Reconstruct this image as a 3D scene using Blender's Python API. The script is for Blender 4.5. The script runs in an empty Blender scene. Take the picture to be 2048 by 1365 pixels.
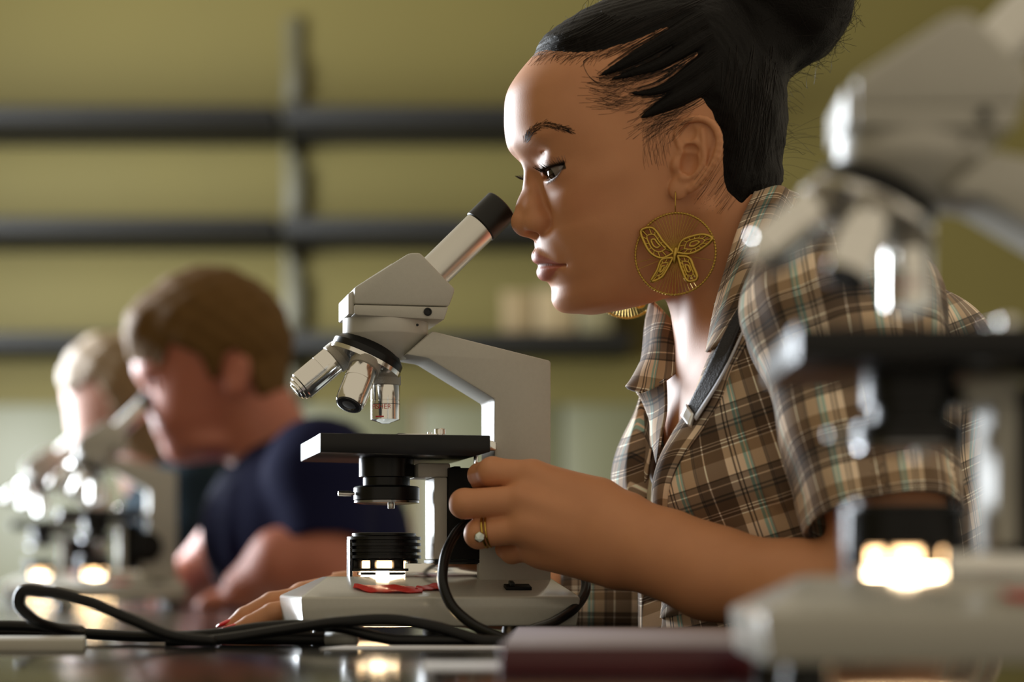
import bpy, bmesh, math, random
import numpy as np
from mathutils import Vector, Matrix
from mathutils.bvhtree import BVHTree

# ---------------------------------------------------------------- camera
scene = bpy.context.scene
col = scene.collection
FPX = 4200.0            # focal length in pixels of the 2048 px wide frame
D0 = 1.40               # distance of the plane in focus (world y = 0)
ZC = 0.042              # camera height over the bench top (world z = 0)
HY = 1155.0             # image row of the horizon
cam_data = bpy.data.cameras.new('camera')
cam = bpy.data.objects.new('camera', cam_data)
col.objects.link(cam)
cam.location = (0.0, -D0, ZC)
cam.rotation_euler = (math.pi / 2, 0, 0)
cam_data.sensor_width = 36.0
cam_data.lens = FPX / 2048.0 * 36.0
cam_data.shift_y = (HY - 682.5) / 2048.0
cam_data.clip_start = 0.01
cam_data.dof.use_dof = True
cam_data.dof.focus_distance = D0 - 0.015
cam_data.dof.aperture_fstop = (cam_data.lens / 1000.0) / 0.0200
scene.camera = cam

# ---------------------------------------------------------------- world, window light, exposure
world = bpy.data.worlds.new('room_air')
scene.world = world
world.use_nodes = True
bg = world.node_tree.nodes['Background']
bg.inputs[0].default_value = (1.0, 0.86, 0.64, 1)
bg.inputs[1].default_value = 0.57

def area_light(name, loc, target, sx, sy, power, color):
    ld = bpy.data.lights.new(name, 'AREA')
    ld.shape = 'RECTANGLE'; ld.size = sx; ld.size_y = sy
    ld.energy = power; ld.color = color
    o = bpy.data.objects.new(name, ld); col.objects.link(o)
    o.location = loc
    d = Vector(target) - Vector(loc)
    o.rotation_euler = d.to_track_quat('-Z', 'Y').to_euler()
    return o
area_light('window_daylight', (-2.26, 2.95, 0.84), (0.0, 2.95, 0.84), 2.1, 1.62, 450.0, (0.86, 0.93, 1.0))

scene.view_settings.view_transform = 'Standard'
scene.view_settings.look = 'None'
scene.view_settings.exposure = 0.0
scene.view_settings.gamma = 1.0
scene.view_settings.use_curve_mapping = False
try:
    scene.cycles.use_denoising = True
except Exception:
    pass

random.seed(7)
rng = np.random.default_rng(11)

def P(px, py, y=0.0):
    """point at depth y (metres behind the focus plane) seen at photo pixel px, py"""
    d = D0 + y
    return np.array([(px - 1024.0) / FPX * d, y, ZC + (HY - py) / FPX * d])

# ---------------------------------------------------------------- object helpers
def link(o, parent=None):
    col.objects.link(o)
    if parent is not None:
        o.parent = parent
    return o

def tag(o, label=None, cat=None, group=None, kind=None):
    if label: o['label'] = label
    if cat: o['category'] = cat
    if group: o['group'] = group
    if kind: o['kind'] = kind
    return o

def empty(name, loc=(0, 0, 0), rz=0.0):
    o = bpy.data.objects.new(name, None)
    o.location = loc; o.rotation_euler = (0, 0, rz)
    o.empty_display_size = 0.02
    return link(o)

def mesh_obj(name, verts, faces, mat, parent=None, smooth=True, colors=None, uvs=None):
    me = bpy.data.meshes.new(name)
    verts = np.asarray(verts, dtype=np.float32)
    if isinstance(faces, np.ndarray):
        n = faces.shape[1]
        me.vertices.add(len(verts)); me.vertices.foreach_set('co', verts.ravel())
        me.loops.add(faces.size); me.loops.foreach_set('vertex_index', faces.ravel().astype(np.int32))
        me.polygons.add(len(faces))
        me.polygons.foreach_set('loop_start', np.arange(0, faces.size, n, dtype=np.int32))
        me.update(calc_edges=True)
    else:
        me.from_pydata([tuple(v) for v in verts.tolist()], [], faces)
    if smooth:
        me.polygons.foreach_set('use_smooth', np.ones(len(me.polygons), dtype=bool))
    if colors is not None:
        at = me.color_attributes.new('tint', 'FLOAT_COLOR', 'POINT')
        c4 = np.ones((len(verts), 4), dtype=np.float32); c4[:, :colors.shape[1]] = colors
        at.data.foreach_set('color', c4.ravel())
    if uvs is not None:
        at = me.attributes.new('plaid', 'FLOAT_VECTOR', 'POINT')
        u3 = np.zeros((len(verts), 3), dtype=np.float32); u3[:, :2] = uvs
        at.data.foreach_set('vector', u3.ravel())
    me.update()
    if mat is not None:
        me.materials.append(mat)
    o = bpy.data.objects.new(name, me)
    return link(o, parent)

# ---------------------------------------------------------------- material helpers
def mat_new(name, color, rough=0.5, metal=0.0, noise=0.0, nscale=60.0, bump=0.0, bscale=300.0, spec=None, coat=0.0, sheen=0.0):
    m = bpy.data.materials.new(name); m.use_nodes = True
    nt = m.node_tree; b = nt.nodes['Principled BSDF']
    b.inputs['Base Color'].default_value = (*color, 1)
    b.inputs['Roughness'].default_value = rough
    b.inputs['Metallic'].default_value = metal
    if spec is not None: b.inputs['Specular IOR Level'].default_value = spec
    if coat: b.inputs['Coat Weight'].default_value = coat; b.inputs['Coat Roughness'].default_value = 0.08
    if sheen: b.inputs['Sheen Weight'].default_value = sheen
    tc = nt.nodes.new('ShaderNodeTexCoord')
    if noise:
        n = nt.nodes.new('ShaderNodeTexNoise'); n.inputs['Scale'].default_value = nscale
        n.inputs['Detail'].default_value = 4
        nt.links.new(tc.outputs['Object'], n.inputs['Vector'])
        mx = nt.nodes.new('ShaderNodeMix'); mx.data_type = 'RGBA'
        mx.inputs['A'].default_value = (*[c * (1 - noise) for c in color], 1)
        mx.inputs['B'].default_value = (*[min(1, c * (1 + noise)) for c in color], 1)
        nt.links.new(n.outputs['Fac'], mx.inputs['Factor'])
        nt.links.new(mx.outputs['Result'], b.inputs['Base Color'])
    if bump:
        n = nt.nodes.new('ShaderNodeTexNoise'); n.inputs['Scale'].default_value = bscale
        n.inputs['Detail'].default_value = 3
        nt.links.new(tc.outputs['Object'], n.inputs['Vector'])
        bp = nt.nodes.new('ShaderNodeBump'); bp.inputs['Strength'].default_value = bump
        bp.inputs['Distance'].default_value = 0.001
        nt.links.new(n.outputs['Fac'], bp.inputs['Height'])
        nt.links.new(bp.outputs['Normal'], b.inputs['Normal'])
    return m

def mat_emit(name, color, strength):
    m = mat_new(name, color, 0.5)
    b = m.node_tree.nodes['Principled BSDF']
    b.inputs['Emission Color'].default_value = (*color, 1)
    b.inputs['Emission Strength'].default_value = strength
    return m

def mat_skin(name, base, lip, rough=0.53, sss=0.12):
    m = bpy.data.materials.new(name); m.use_nodes = True
    nt = m.node_tree; b = nt.nodes['Principled BSDF']
    b.inputs['Roughness'].default_value = rough
    b.inputs['Subsurface Weight'].default_value = sss
    b.inputs['Subsurface Radius'].default_value = (1.0, 0.4, 0.2)
    b.inputs['Subsurface Scale'].default_value = 0.004
    b.inputs['Specular IOR Level'].default_value = 0.42
    tc = nt.nodes.new('ShaderNodeTexCoord')
    n = nt.nodes.new('ShaderNodeTexNoise'); n.inputs['Scale'].default_value = 38; n.inputs['Detail'].default_value = 5
    nt.links.new(tc.outputs['Object'], n.inputs['Vector'])
    mx = nt.nodes.new('ShaderNodeMix'); mx.data_type = 'RGBA'
    mx.inputs['A'].default_value = (base[0] * .90, base[1] * .86, base[2] * .84, 1)
    mx.inputs['B'].default_value = (min(1, base[0] * 1.10), base[1] * 1.12, base[2] * 1.12, 1)
    nt.links.new(n.outputs['Fac'], mx.inputs['Factor'])
    at = nt.nodes.new('ShaderNodeAttribute'); at.attribute_name = 'tint'
    mu = nt.nodes.new('ShaderNodeMix'); mu.data_type = 'RGBA'; mu.blend_type = 'MULTIPLY'
    mu.inputs['Factor'].default_value = 1
    nt.links.new(mx.outputs['Result'], mu.inputs['A'])
    nt.links.new(at.outputs['Color'], mu.inputs['B'])
    nt.links.new(mu.outputs['Result'], b.inputs['Base Color'])
    n2 = nt.nodes.new('ShaderNodeTexNoise'); n2.inputs['Scale'].default_value = 900; n2.inputs['Detail'].default_value = 2
    nt.links.new(tc.outputs['Object'], n2.inputs['Vector'])
    bp = nt.nodes.new('ShaderNodeBump'); bp.inputs['Strength'].default_value = 0.10; bp.inputs['Distance'].default_value = 0.0006
    nt.links.new(n2.outputs['Fac'], bp.inputs['Height'])
    nt.links.new(bp.outputs['Normal'], b.inputs['Normal'])
    return m

# ---------------------------------------------------------------- signed-distance modelling
class SDF:
    def __init__(s, lo, hi, h):
        s.lo = np.array(lo, float); s.h = float(h)
        s.n = np.ceil((np.array(hi, float) - s.lo) / h).astype(int) + 1
        s.ax = [(s.lo[i] + np.arange(s.n[i]) * h).astype(np.float32) for i in range(3)]
        s.d = np.full(tuple(s.n), 1e3, dtype=np.float32)
    def sl(s, lo, hi):
        r = []
        for i in range(3):
            a = int(np.clip(math.floor((lo[i] - s.lo[i]) / s.h), 0, s.n[i] - 1))
            b = int(np.clip(math.ceil((hi[i] - s.lo[i]) / s.h) + 1, a + 1, s.n[i]))
            r.append(slice(a, b))
        return tuple(r)
    def xyz(s, sl):
        return (s.ax[0][sl[0]][:, None, None], s.ax[1][sl[1]][None, :, None], s.ax[2][sl[2]][None, None, :])
    def put(s, sl, v, k, op='add'):
        a = s.d[sl]
        if op == 'add':
            if k > 0:
                h = np.clip(0.5 + 0.5 * (a - v) / k, 0, 1)
                s.d[sl] = a + (v - a) * h - k * h * (1 - h)
            else:
                s.d[sl] = np.minimum(a, v)
        else:
            v = -v
            if k > 0:
                h = np.clip(0.5 - 0.5 * (a - v) / k, 0, 1)
                s.d[sl] = a + (v - a) * h + k * h * (1 - h)
            else:
                s.d[sl] = np.maximum(a, v)
    def ell(s, c, r, k=0, op='add', R=None, pad=None):
        c = np.array(c, float); r = np.array(r, float)
        rm = r.max() + (2 * k + 4 * s.h if pad is None else pad)
        sl = s.sl(c - rm, c + rm); x, y, z = s.xyz(sl)
        x = x - c[0]; y = y - c[1]; z = z - c[2]
        if R is not None:
            R = np.array(R, float)
            x, y, z = (R[i, 0] * x + R[i, 1] * y + R[i, 2] * z for i in range(3))
        k0 = np.sqrt((x / r[0]) ** 2 + (y / r[1]) ** 2 + (z / r[2]) ** 2) + 1e-6
        k1 = np.sqrt((x / r[0] ** 2) ** 2 + (y / r[1] ** 2) ** 2 + (z / r[2] ** 2) ** 2) + 1e-9
        s.put(sl, k0 * (k0 - 1) / k1, k, op)
    def cone(s, a, b, ra, rb, k=0, op='add', flat=None):
        """capsule whose radius runs from ra to rb"""
        a = np.array(a, float); b = np.array(b, float)
        rm = max(ra, rb) + 2 * k + 4 * s.h
        sl = s.sl(np.minimum(a, b) - rm, np.maximum(a, b) + rm); x, y, z = s.xyz(sl)
        ab = b - a; L2 = max(ab @ ab, 1e-12)
        px, py, pz = x - a[0], y - a[1], z - a[2]
        t = np.clip((px * ab[0] + py * ab[1] + pz * ab[2]) / L2, 0, 1)
        v = np.sqrt((px - ab[0] * t) ** 2 + (py - ab[1] * t) ** 2 + (pz - ab[2] * t) ** 2) - (ra + (rb - ra) * t)
        s.put(sl, v, k, op)
    def chain(s, pts, rad, k=0, op='add'):
        for i in range(len(pts) - 1):
            s.cone(pts[i], pts[i + 1], rad[i], rad[i + 1], k, op)
    def bump(s, c, amp, sg):
        """push the surface out (amp > 0) or in"""
        c = np.array(c, float); sg = np.array(sg, float) if np.ndim(sg) else np.array([sg] * 3, float)
        sl = s.sl(c - 3 * sg, c + 3 * sg); x, y, z = s.xyz(sl)
        s.d[sl] -= (amp * np.exp(-((x - c[0]) / sg[0]) ** 2 - ((y - c[1]) / sg[1]) ** 2 - ((z - c[2]) / sg[2]) ** 2)).astype(np.float32)
    def bumpline(s, pts, amp, sg):
        pts = np.array(pts, float)
        lo = pts.min(0) - 3 * sg; hi = pts.max(0) + 3 * sg
        sl = s.sl(lo, hi); x, y, z = s.xyz(sl)
        best = None
        for a, b in zip(pts[:-1], pts[1:]):
            ab = b - a; L2 = max(ab @ ab, 1e-9)
            px, py, pz = x - a[0], y - a[1], z - a[2]
            t = np.clip((px * ab[0] + py * ab[1] + pz * ab[2]) / L2, 0, 1)
            q = (px - ab[0] * t) ** 2 + (py - ab[1] * t) ** 2 + (pz - ab[2] * t) ** 2
            best = q if best is None else np.minimum(best, q)
        s.d[sl] -= (amp * np.exp(-best / sg ** 2)).astype(np.float32)
    def mesh(s):
        return surface_nets(s.d, s.lo, s.h)

def surface_nets(d, lo, h):
    nx, ny, nz = d.shape
    s = d < 0
    cnt = np.zeros((nx - 1, ny - 1, nz - 1), dtype=np.int8)
    for i in (0, 1):
        for j in (0, 1):
            for k in (0, 1):
                cnt += s[i:nx - 1 + i, j:ny - 1 + j, k:nz - 1 + k]
    cells = np.argwhere((cnt > 0) & (cnt < 8)).astype(np.int32)
    idx = np.full((nx - 1, ny - 1, nz - 1), -1, dtype=np.int32)
    idx[cells[:, 0], cells[:, 1], cells[:, 2]] = np.arange(len(cells))
    cor = [(i, j, k) for i in (0, 1) for j in (0, 1) for k in (0, 1)]
    val = {c: d[cells[:, 0] + c[0], cells[:, 1] + c[1], cells[:, 2] + c[2]] for c in cor}
    acc = np.zeros((len(cells), 3)); num = np.zeros(len(cells))
    for c in cor:
        for axis in range(3):
            if c[axis] == 0:
                e = list(c); e[axis] = 1; e = tuple(e)
                va, vb = val[c], val[e]
                m = (va < 0) != (vb < 0)
                t = np.where(m, va / np.where(m, va - vb, 1), 0)
                p = np.zeros((len(cells), 3)); p[:] = c
                p[:, axis] += t
                acc[m] += p[m]; num[m] += 1
    verts = cells + acc / num[:, None]
    verts = verts * h + np.asarray(lo)
    faces = []
    for axis in range(3):
        a1, a2 = (axis + 1) % 3, (axis + 2) % 3
        A = [slice(None)] * 3; B = [slice(None)] * 3
        A[axis] = slice(0, -1); B[axis] = slice(1, None)
        e = np.argwhere(s[tuple(A)] != s[tuple(B)])
        ok = (e[:, a1] > 0) & (e[:, a2] > 0) & (e[:, a1] < d.shape[a1] - 1) & (e[:, a2] < d.shape[a2] - 1)
        e = e[ok]
        if not len(e): continue
        q = []
        for o1, o2 in ((-1, -1), (0, -1), (0, 0), (-1, 0)):
            c = e.copy(); c[:, a1] += o1; c[:, a2] += o2
            q.append(idx[c[:, 0], c[:, 1], c[:, 2]])
        q = np.stack(q, 1)
        flip = ~s[e[:, 0], e[:, 1], e[:, 2]]
        q[flip] = q[flip][:, ::-1]
        faces.append(q)
    faces = np.concatenate(faces)
    used = np.zeros(len(verts), bool); used[faces.ravel()] = True
    new = np.cumsum(used) - 1
    return verts[used], new[faces].astype(np.int32)

def relax(verts, faces, it=1, lam=0.5):
    n = len(verts)
    a = np.concatenate([faces[:, [0, 1]], faces[:, [1, 2]], faces[:, [2, 3]], faces[:, [3, 0]]])
    deg = np.bincount(a[:, 0], minlength=n) + np.bincount(a[:, 1], minlength=n)
    for _ in range(it):
        acc = np.zeros_like(verts)
        for c in range(3):
            acc[:, c] = np.bincount(a[:, 0], verts[a[:, 1], c], n) + np.bincount(a[:, 1], verts[a[:, 0], c], n)
        verts = verts + lam * (acc / np.maximum(deg, 1)[:, None] - verts)
    return verts

def spline(xs, ys, x):
    """monotone-ish cubic (Catmull-Rom) through given knots; xs ascending"""
    xs = np.array(xs, float); ys = np.array(ys, float)
    m = np.gradient(ys, xs)
    x = np.clip(x, xs[0], xs[-1])
    i = np.clip(np.searchsorted(xs, x) - 1, 0, len(xs) - 2)
    h = xs[i + 1] - xs[i]; t = (x - xs[i]) / h
    return ((2 * t ** 3 - 3 * t ** 2 + 1) * ys[i] + (t ** 3 - 2 * t ** 2 + t) * h * m[i]
            + (-2 * t ** 3 + 3 * t ** 2) * ys[i + 1] + (t ** 3 - t ** 2) * h * m[i + 1])

def curve_pts(pts, n):
    """resample a polyline smoothly to n points"""
    pts = np.array(pts, float)
    s = np.concatenate([[0], np.cumsum(np.linalg.norm(np.diff(pts, axis=0), axis=1))])
    t = np.linspace(0, s[-1], n)
    return np.stack([spline(s, pts[:, c], t) for c in range(pts.shape[1])], 1)

def tube(pts, rad, seg=8, cap=True):
    """verts, faces of a tube along pts (list of quads)"""
    pts = np.array(pts, float); n = len(pts)
    rad = np.broadcast_to(np.array(rad, float), (n,))
    tg = np.gradient(pts, axis=0); tg /= np.linalg.norm(tg, axis=1)[:, None] + 1e-12
    up = np.array([0, 0, 1.0]) if abs(tg[0, 2]) < 0.9 else np.array([1.0, 0, 0])
    nrm = np.cross(tg[0], up); nrm /= np.linalg.norm(nrm)
    V = []
    for i in range(n):
        nrm = nrm - tg[i] * (nrm @ tg[i]); nrm /= np.linalg.norm(nrm) + 1e-12
        b = np.cross(tg[i], nrm)
        for j in range(seg):
            a = 2 * math.pi * j / seg
            V.append(pts[i] + rad[i] * (math.cos(a) * nrm + math.sin(a) * b))
    Fq = []
    for i in range(n - 1):
        for j in range(seg):
            j2 = (j + 1) % seg
            Fq.append((i * seg + j, i * seg + j2, (i + 1) * seg + j2, (i + 1) * seg + j))
    if cap:
        Fq.append(tuple(range(seg))[::-1]); Fq.append(tuple(range((n - 1) * seg, n * seg)))
    return V, Fq

def join(parts):
    V = []; Fq = []
    for v, f in parts:
        o = len(V); V.extend(list(v)); Fq.extend([tuple(int(i) + o for i in q) for q in f])
    return V, Fq

def tube_obj(name, pts, rad, mat, parent=None, seg=10):
    v, f = tube(pts, rad, seg)
    return mesh_obj(name, v, f, mat, parent)
# ================================================================ mesh helpers for hard-surface parts
def bm_obj(name, bm, mat, parent=None, smooth=False, M=None):
    me = bpy.data.meshes.new(name)
    bmesh.ops.recalc_face_normals(bm, faces=bm.faces)
    bm.to_mesh(me); bm.free()
    if M is not None: me.transform(M)
    if smooth:
        for p in me.polygons: p.use_smooth = True
        try: me.set_sharp_from_angle(angle=math.radians(35))
        except Exception: pass
    if mat is not None: me.materials.append(mat)
    return link(bpy.data.objects.new(name, me), parent)

def box(name, x0, x1, y0, y1, z0, z1, mat, parent=None, bev=0.001, seg=2, M=None):
    bm = bmesh.new()
    bmesh.ops.create_cube(bm, size=1)
    for v in bm.verts:
        v.co = ((x0 + x1) / 2 + v.co.x * (x1 - x0), (y0 + y1) / 2 + v.co.y * (y1 - y0), (z0 + z1) / 2 + v.co.z * (z1 - z0))
    if bev: bmesh.ops.bevel(bm, geom=list(bm.edges), offset=bev, segments=seg, affect='EDGES', profile=0.5)
    return bm_obj(name, bm, mat, parent, True, M)

def prism(name, poly, y0, y1, mat, parent=None, bev=0.001, seg=2, M=None):
    """polygon in the x-z plane pushed along y"""
    bm = bmesh.new()
    a = [bm.verts.new((p[0], y0, p[1])) for p in poly]
    b = [bm.verts.new((p[0], y1, p[1])) for p in poly]
    bm.faces.new(a); bm.faces.new(b[::-1])
    n = len(poly)
    for i in range(n):
        bm.faces.new((a[i], b[i], b[(i + 1) % n], a[(i + 1) % n]))
    bmesh.ops.recalc_face_normals(bm, faces=bm.faces)
    if bev: bmesh.ops.bevel(bm, geom=list(bm.edges), offset=bev, segments=seg, affect='EDGES', profile=0.5)
    return bm_obj(name, bm, mat, parent, True, M)

def lathe_vf(prof, seg=48):
    V = []; Fq = []
    for r, z in prof:
        for j in range(seg):
            a = 2 * math.pi * j / seg
            V.append((r * math.cos(a), r * math.sin(a), z))
    for i in range(len(prof) - 1):
        for j in range(seg):
            j2 = (j + 1) % seg
            Fq.append((i * seg + j, i * seg + j2, (i + 1) * seg + j2, (i + 1) * seg + j))
    return V, Fq

def lathe(name, prof, mat, parent=None, org=(0, 0, 0), axis=(0, 0, 1), seg=48, knurl=None):
    """profile of (radius, height) turned round an axis; starts and ends close on the axis"""
    prof = [(max(r, 1e-5), z) for r, z in prof]
    if prof[0][0] > 1e-4: prof = [(1e-5, prof[0][1])] + prof
    if prof[-1][0] > 1e-4: prof = prof + [(1e-5, prof[-1][1])]
    V, Fq = lathe_vf(prof, seg)
    if knurl:
        z0, z1, dr = knurl
        V = [(x * (1 + (dr if (k % seg) % 2 else 0)), y * (1 + (dr if (k % seg) % 2 else 0)), z) if z0 <= z <= z1 else (x, y, z) for k, (x, y, z) in enumerate(V)]
    bm = bmesh.new()
    vs = [bm.verts.new(v) for v in V]
    for q in Fq: bm.faces.new([vs[i] for i in q])
    bmesh.ops.remove_doubles(bm, verts=bm.verts, dist=2e-5)
    q = Vector((0, 0, 1)).rotation_difference(Vector(axis).normalized())
    M = Matrix.Translation(Vector(org)) @ q.to_matrix().to_4x4()
    return bm_obj(name, bm, mat, parent, True, M)

def copy_tree(o, parent=None):
    c = o.copy(); col.objects.link(c); c.parent = parent
    for ch in list(o.children):
        copy_tree(ch, c)
    return c

# ================================================================ the room
M_BENCH = mat_new('black_epoxy', (0.007, 0.0072, 0.008), 0.13, noise=0.3, nscale=30, bump=0.03, bscale=150)
M_WALL = mat_new('olive_yellow_wall', (0.076, 0.056, 0.0030), 0.75, noise=0.06, nscale=3)
M_SHELF = mat_new('dark_shelf', (0.007, 0.006, 0.0045), 0.6, noise=0.2, nscale=20, spec=0.15)
M_STEEL = mat_new('grey_steel_standard', (0.065, 0.056, 0.026), 0.5, noise=0.1, nscale=20)
M_PANEL = mat_new('pale_green_panel', (0.075, 0.070, 0.030), 0.55, noise=0.05, nscale=6)
M_TRIM = mat_new('brown_trim', (0.13, 0.08, 0.03), 0.5)
M_FLOOR = mat_new('grey_floor', (0.20, 0.19, 0.16), 0.5, noise=0.2, nscale=12)
M_WFRAME = mat_new('white_window_frame', (0.7, 0.7, 0.68), 0.4)
M_LWALL = mat_new('cream_wall', (0.50, 0.46, 0.30), 0.8, noise=0.05, nscale=3)
FLZ = -0.92
YW = 5.0
def struct(o): o['kind'] = 'structure'; return o
struct(box('floor', -2.42, 3.4, -2.2, YW + .1, FLZ - .05, FLZ, M_FLOOR, None, 0))
struct(box('wall_back', -2.42, 3.4, YW, YW + .1, FLZ, 2.2, M_WALL, None, 0))
# window wall on the left: sill, lintel, piers, mullions
XL = -2.32
WY0, WY1 = 1.84, 4.06
wl = struct(box('wall_left', XL - .1, XL, -2.2, WY0, FLZ, 2.2, M_LWALL, None, 0))
for i, (y0, y1, z0, z1) in enumerate([(WY1, YW, FLZ, 2.2), (WY0, WY1, FLZ, -.02), (WY0, WY1, 1.72, 2.2)]):
    box('wall_panel', XL - .1, XL, y0, y1, z0, z1, M_LWALL, wl, 0)
win = struct(box('window_1', XL - .06, XL - .02, WY0, WY1, -.02, .03, M_WFRAME, None, .004))
for z0 in (1.67, 0.9): box('rail', XL - .06, XL - .02, WY0, WY1, z0, z0 + .05, M_WFRAME, win, .004)
for y0 in (WY0, WY0 + .72, WY0 + 1.45, WY1 - .05): box('stile', XL - .06, XL - .02, y0, y0 + .05, -.02, 1.72, M_WFRAME, win, .004)
# shelves on standards; each shelf a thing of its own
dW = D0 + YW - 0.02
def wall_px(px, py, y): return P(px, py, y)
for k, ptop in enumerate([222, 441, 667]):
    zt = P(0, ptop + 6, YW - .26)[2]
    for seg, (xa, xb) in enumerate([(XL + .01, P(585, 0, YW)[0] - .008), (P(585, 0, YW)[0] + .008, P([1420, 1420, 1258][k], 0, YW - .26)[0])]):
        o = box('wall_shelf', xa, xb, YW - .37, YW - .012, zt - .045, zt, M_SHELF, None, .002)
        tag(o, ['topmost', 'middle', 'lowest'][k] + ' dark wall shelf ' + ('left' if seg == 0 else 'right') + ' of the grey steel upright', 'shelf', 'dark shelves on the back wall')
up = box('shelf_upright', P(572, 0, YW)[0], P(600, 0, YW)[0], YW - .03, YW - .0005, P(0, 905, YW)[2], P(0, 40, YW)[2], M_STEEL, None, .002)
tag(up, 'grey steel shelf upright fixed to the olive wall', 'shelf upright')
for ptop in (222, 441, 667):
    zt = P(0, ptop + 6, YW - .26)[2] - .03
    x = P(586, 0, YW)[0]
    prism('bracket', [(YW - .26, zt + .028), (YW - .26, zt - .004), (YW - .03, zt - .05), (YW - .03, zt + .06), (YW - .05, zt + .028)], x - .004, x + .004, M_STEEL, up, .0008,
          M=Matrix(((0, 1, 0, 0), (1, 0, 0, 0), (0, 0, 1, 0), (0, 0, 0, 1))))
for px, pt, pb in ((590, 130, 205), (592, 340, 430), (592, 565, 655)):
    box('upright_cover', P(px - 14, 0, YW)[0], P(px + 14, 0, YW)[0], YW - .045, YW - .03, P(0, pb, YW)[2], P(0, pt, YW)[2], M_STEEL, up, .002)
# pale wainscot panels under the shelves
for k, (xa, xb) in enumerate([(-30, 300), (306, 560), (566, 828), (840, 1120), (1126, 1330)]):
    o = box('wall_panel', P(xa, 0, YW)[0], P(xb, 0, YW)[0], YW - .03, YW - .0005, -.30, P(0, 812, YW)[2], M_PANEL, None, .003)
    tag(o, ['pale green back-wall panel at the far left edge', 'pale green back-wall panel directly behind the boy', 'pale green back-wall panel left of the brown strip', 'pale green back-wall panel right of the brown strip', 'narrow pale green back-wall panel behind the woman\'s chest'][k], 'panel', 'pale panels on the back wall')
o = box('wall_strip', P(829, 0, YW)[0], P(839, 0, YW)[0], YW - .034, YW - .0005, -.30, P(0, 808, YW)[2], M_TRIM, None, .002)
tag(o, 'thin brown vertical strip between two pale wall panels', 'strip')
# boxes and papers on the lowest shelf
zt = P(0, 673, YW - .26)[2]
M_BOX = [mat_new('cardboard', (0.13, 0.085, 0.03), .7, noise=.1, nscale=20), mat_new('tan_box', (0.16, 0.11, 0.045), .7, noise=.1, nscale=20), mat_new('olive_box', (0.10, 0.08, 0.03), .7)]
for k, (xa, xb, pt) in enumerate([(1005, 1068, 596), (1072, 1150, 586), (1156, 1222, 600)]):
    o = box('storage_box', P(xa, 0, YW - .16)[0], P(xb, 0, YW - .16)[0], YW - .22, YW - .06, zt, P(0, pt, YW - .16)[2], M_BOX[k], None, .004)
    box('lid', P(xa - 2, 0, YW - .16)[0], P(xb + 2, 0, YW - .16)[0], YW - .223, YW - .057, P(0, pt, YW - .16)[2] + .0002, P(0, pt - 7, YW - .16)[2], M_BOX[(k + 1) % 3], o, .003)
    tag(o, ['brown storage box on the lowest shelf, left of two others', 'tan storage box in the middle of three on the lowest shelf', 'dull olive storage box at the right end of the lowest shelf'][k], 'box', 'boxes on the lowest shelf')

# the long black bench, turned to the picture plane
BA = math.radians(21.5)
bdir = Vector((-math.sin(BA), math.cos(BA), 0)); bnor = Vector((math.cos(BA), math.sin(BA), 0))
E0 = Vector((0.13, 0.05, 0))           # a point on the edge the students sit at
Mb = Matrix.Translation(E0) @ Matrix.Rotation(BA, 4, 'Z')
bench = empty('lab_bench', tuple(E0 + Vector((0, 0, FLZ))), BA)
bo = Matrix.Translation((0, 0, -FLZ))
box('bench_top', -.92, 0, -2.0, 2.45, -.032, 0, M_BENCH, bench, .003, M=bo)
for yy in (-1.85, -.8, .3, 1.35, 2.35):
    for xx in (-.85, -.28):
        box('leg', xx - .03, xx + .03, yy - .03, yy + .03, FLZ, -.0325, M_SHELF, bench, .003, M=bo)
box('apron', -.88, -.25, -1.8, 2.3, -.12, -.0325, M_SHELF, bench, .002, M=bo)
tag(bench, 'long black glossy laboratory bench carrying the microscopes and cables', 'bench')

def benchcut(S_):
    """keep a body clear of the bench (grid in millimetres)"""
    x, y, z = S_.xyz((slice(None),) * 3)
    v = np.maximum(z - 1.0 + 0 * x + 0 * y, (x - E0.x * 1000) * bnor.x + (y - E0.y * 1000) * bnor.y - 2.0 + 0 * z)
    S_.put((slice(None),) * 3, v.astype(np.float32), 0, 'cut')
# ---------------------------------------------------------------- materials of the microscopes
M_ENAMEL = mat_new('beige_enamel', (0.50, 0.485, 0.43), 0.42, noise=0.05, nscale=400, bump=0.12, bscale=2600)
M_ENAMELB = mat_new('beige_base_enamel', (0.50, 0.485, 0.43), 0.17, noise=0.05, nscale=400, spec=.6)
M_ENAMEL2 = mat_new('pale_enamel', (0.58, 0.56, 0.50), 0.36, noise=0.03, nscale=300)
M_CHROME = mat_new('chrome', (0.78, 0.77, 0.74), 0.14, 1.0)
M_SATIN = mat_new('satin_metal', (0.66, 0.65, 0.61), 0.30, 1.0)
M_KNURL = mat_new('knurled_metal', (0.45, 0.42, 0.37), 0.42, 1.0, bump=0.6, bscale=3000)
M_BLACK = mat_new('black_paint', (0.005, 0.005, 0.006), 0.30, spec=.3)
M_BLACKM = mat_new('black_matt', (0.006, 0.0055, 0.005), 0.55, spec=.2)
M_RUBBER = mat_new('black_rubber', (0.009, 0.0095, 0.009), 0.42, spec=.35)
M_GLASS = mat_new('dark_lens', (0.02, 0.02, 0.025), 0.03, spec=0.8, coat=0.6)
M_RED = mat_new('red_tape', (0.62, 0.035, 0.02), 0.38, noise=0.25, nscale=220)
M_REDINK = mat_new('red_ink', (0.55, 0.03, 0.03), 0.5)
M_LAMP = mat_emit('lamp_glow', (1.0, 0.60, 0.28), 10.0)
M_LAMPW = mat_emit('lamp_glow_bright', (1.0, 0.76, 0.48), 36.0)

C12 = 1.0 / math.cos(math.radians(12))
def XP(px): return (px - 768.0) / 3000.0 * C12
def ZP(py): return ZC + (HY - py) / 3000.0

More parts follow.
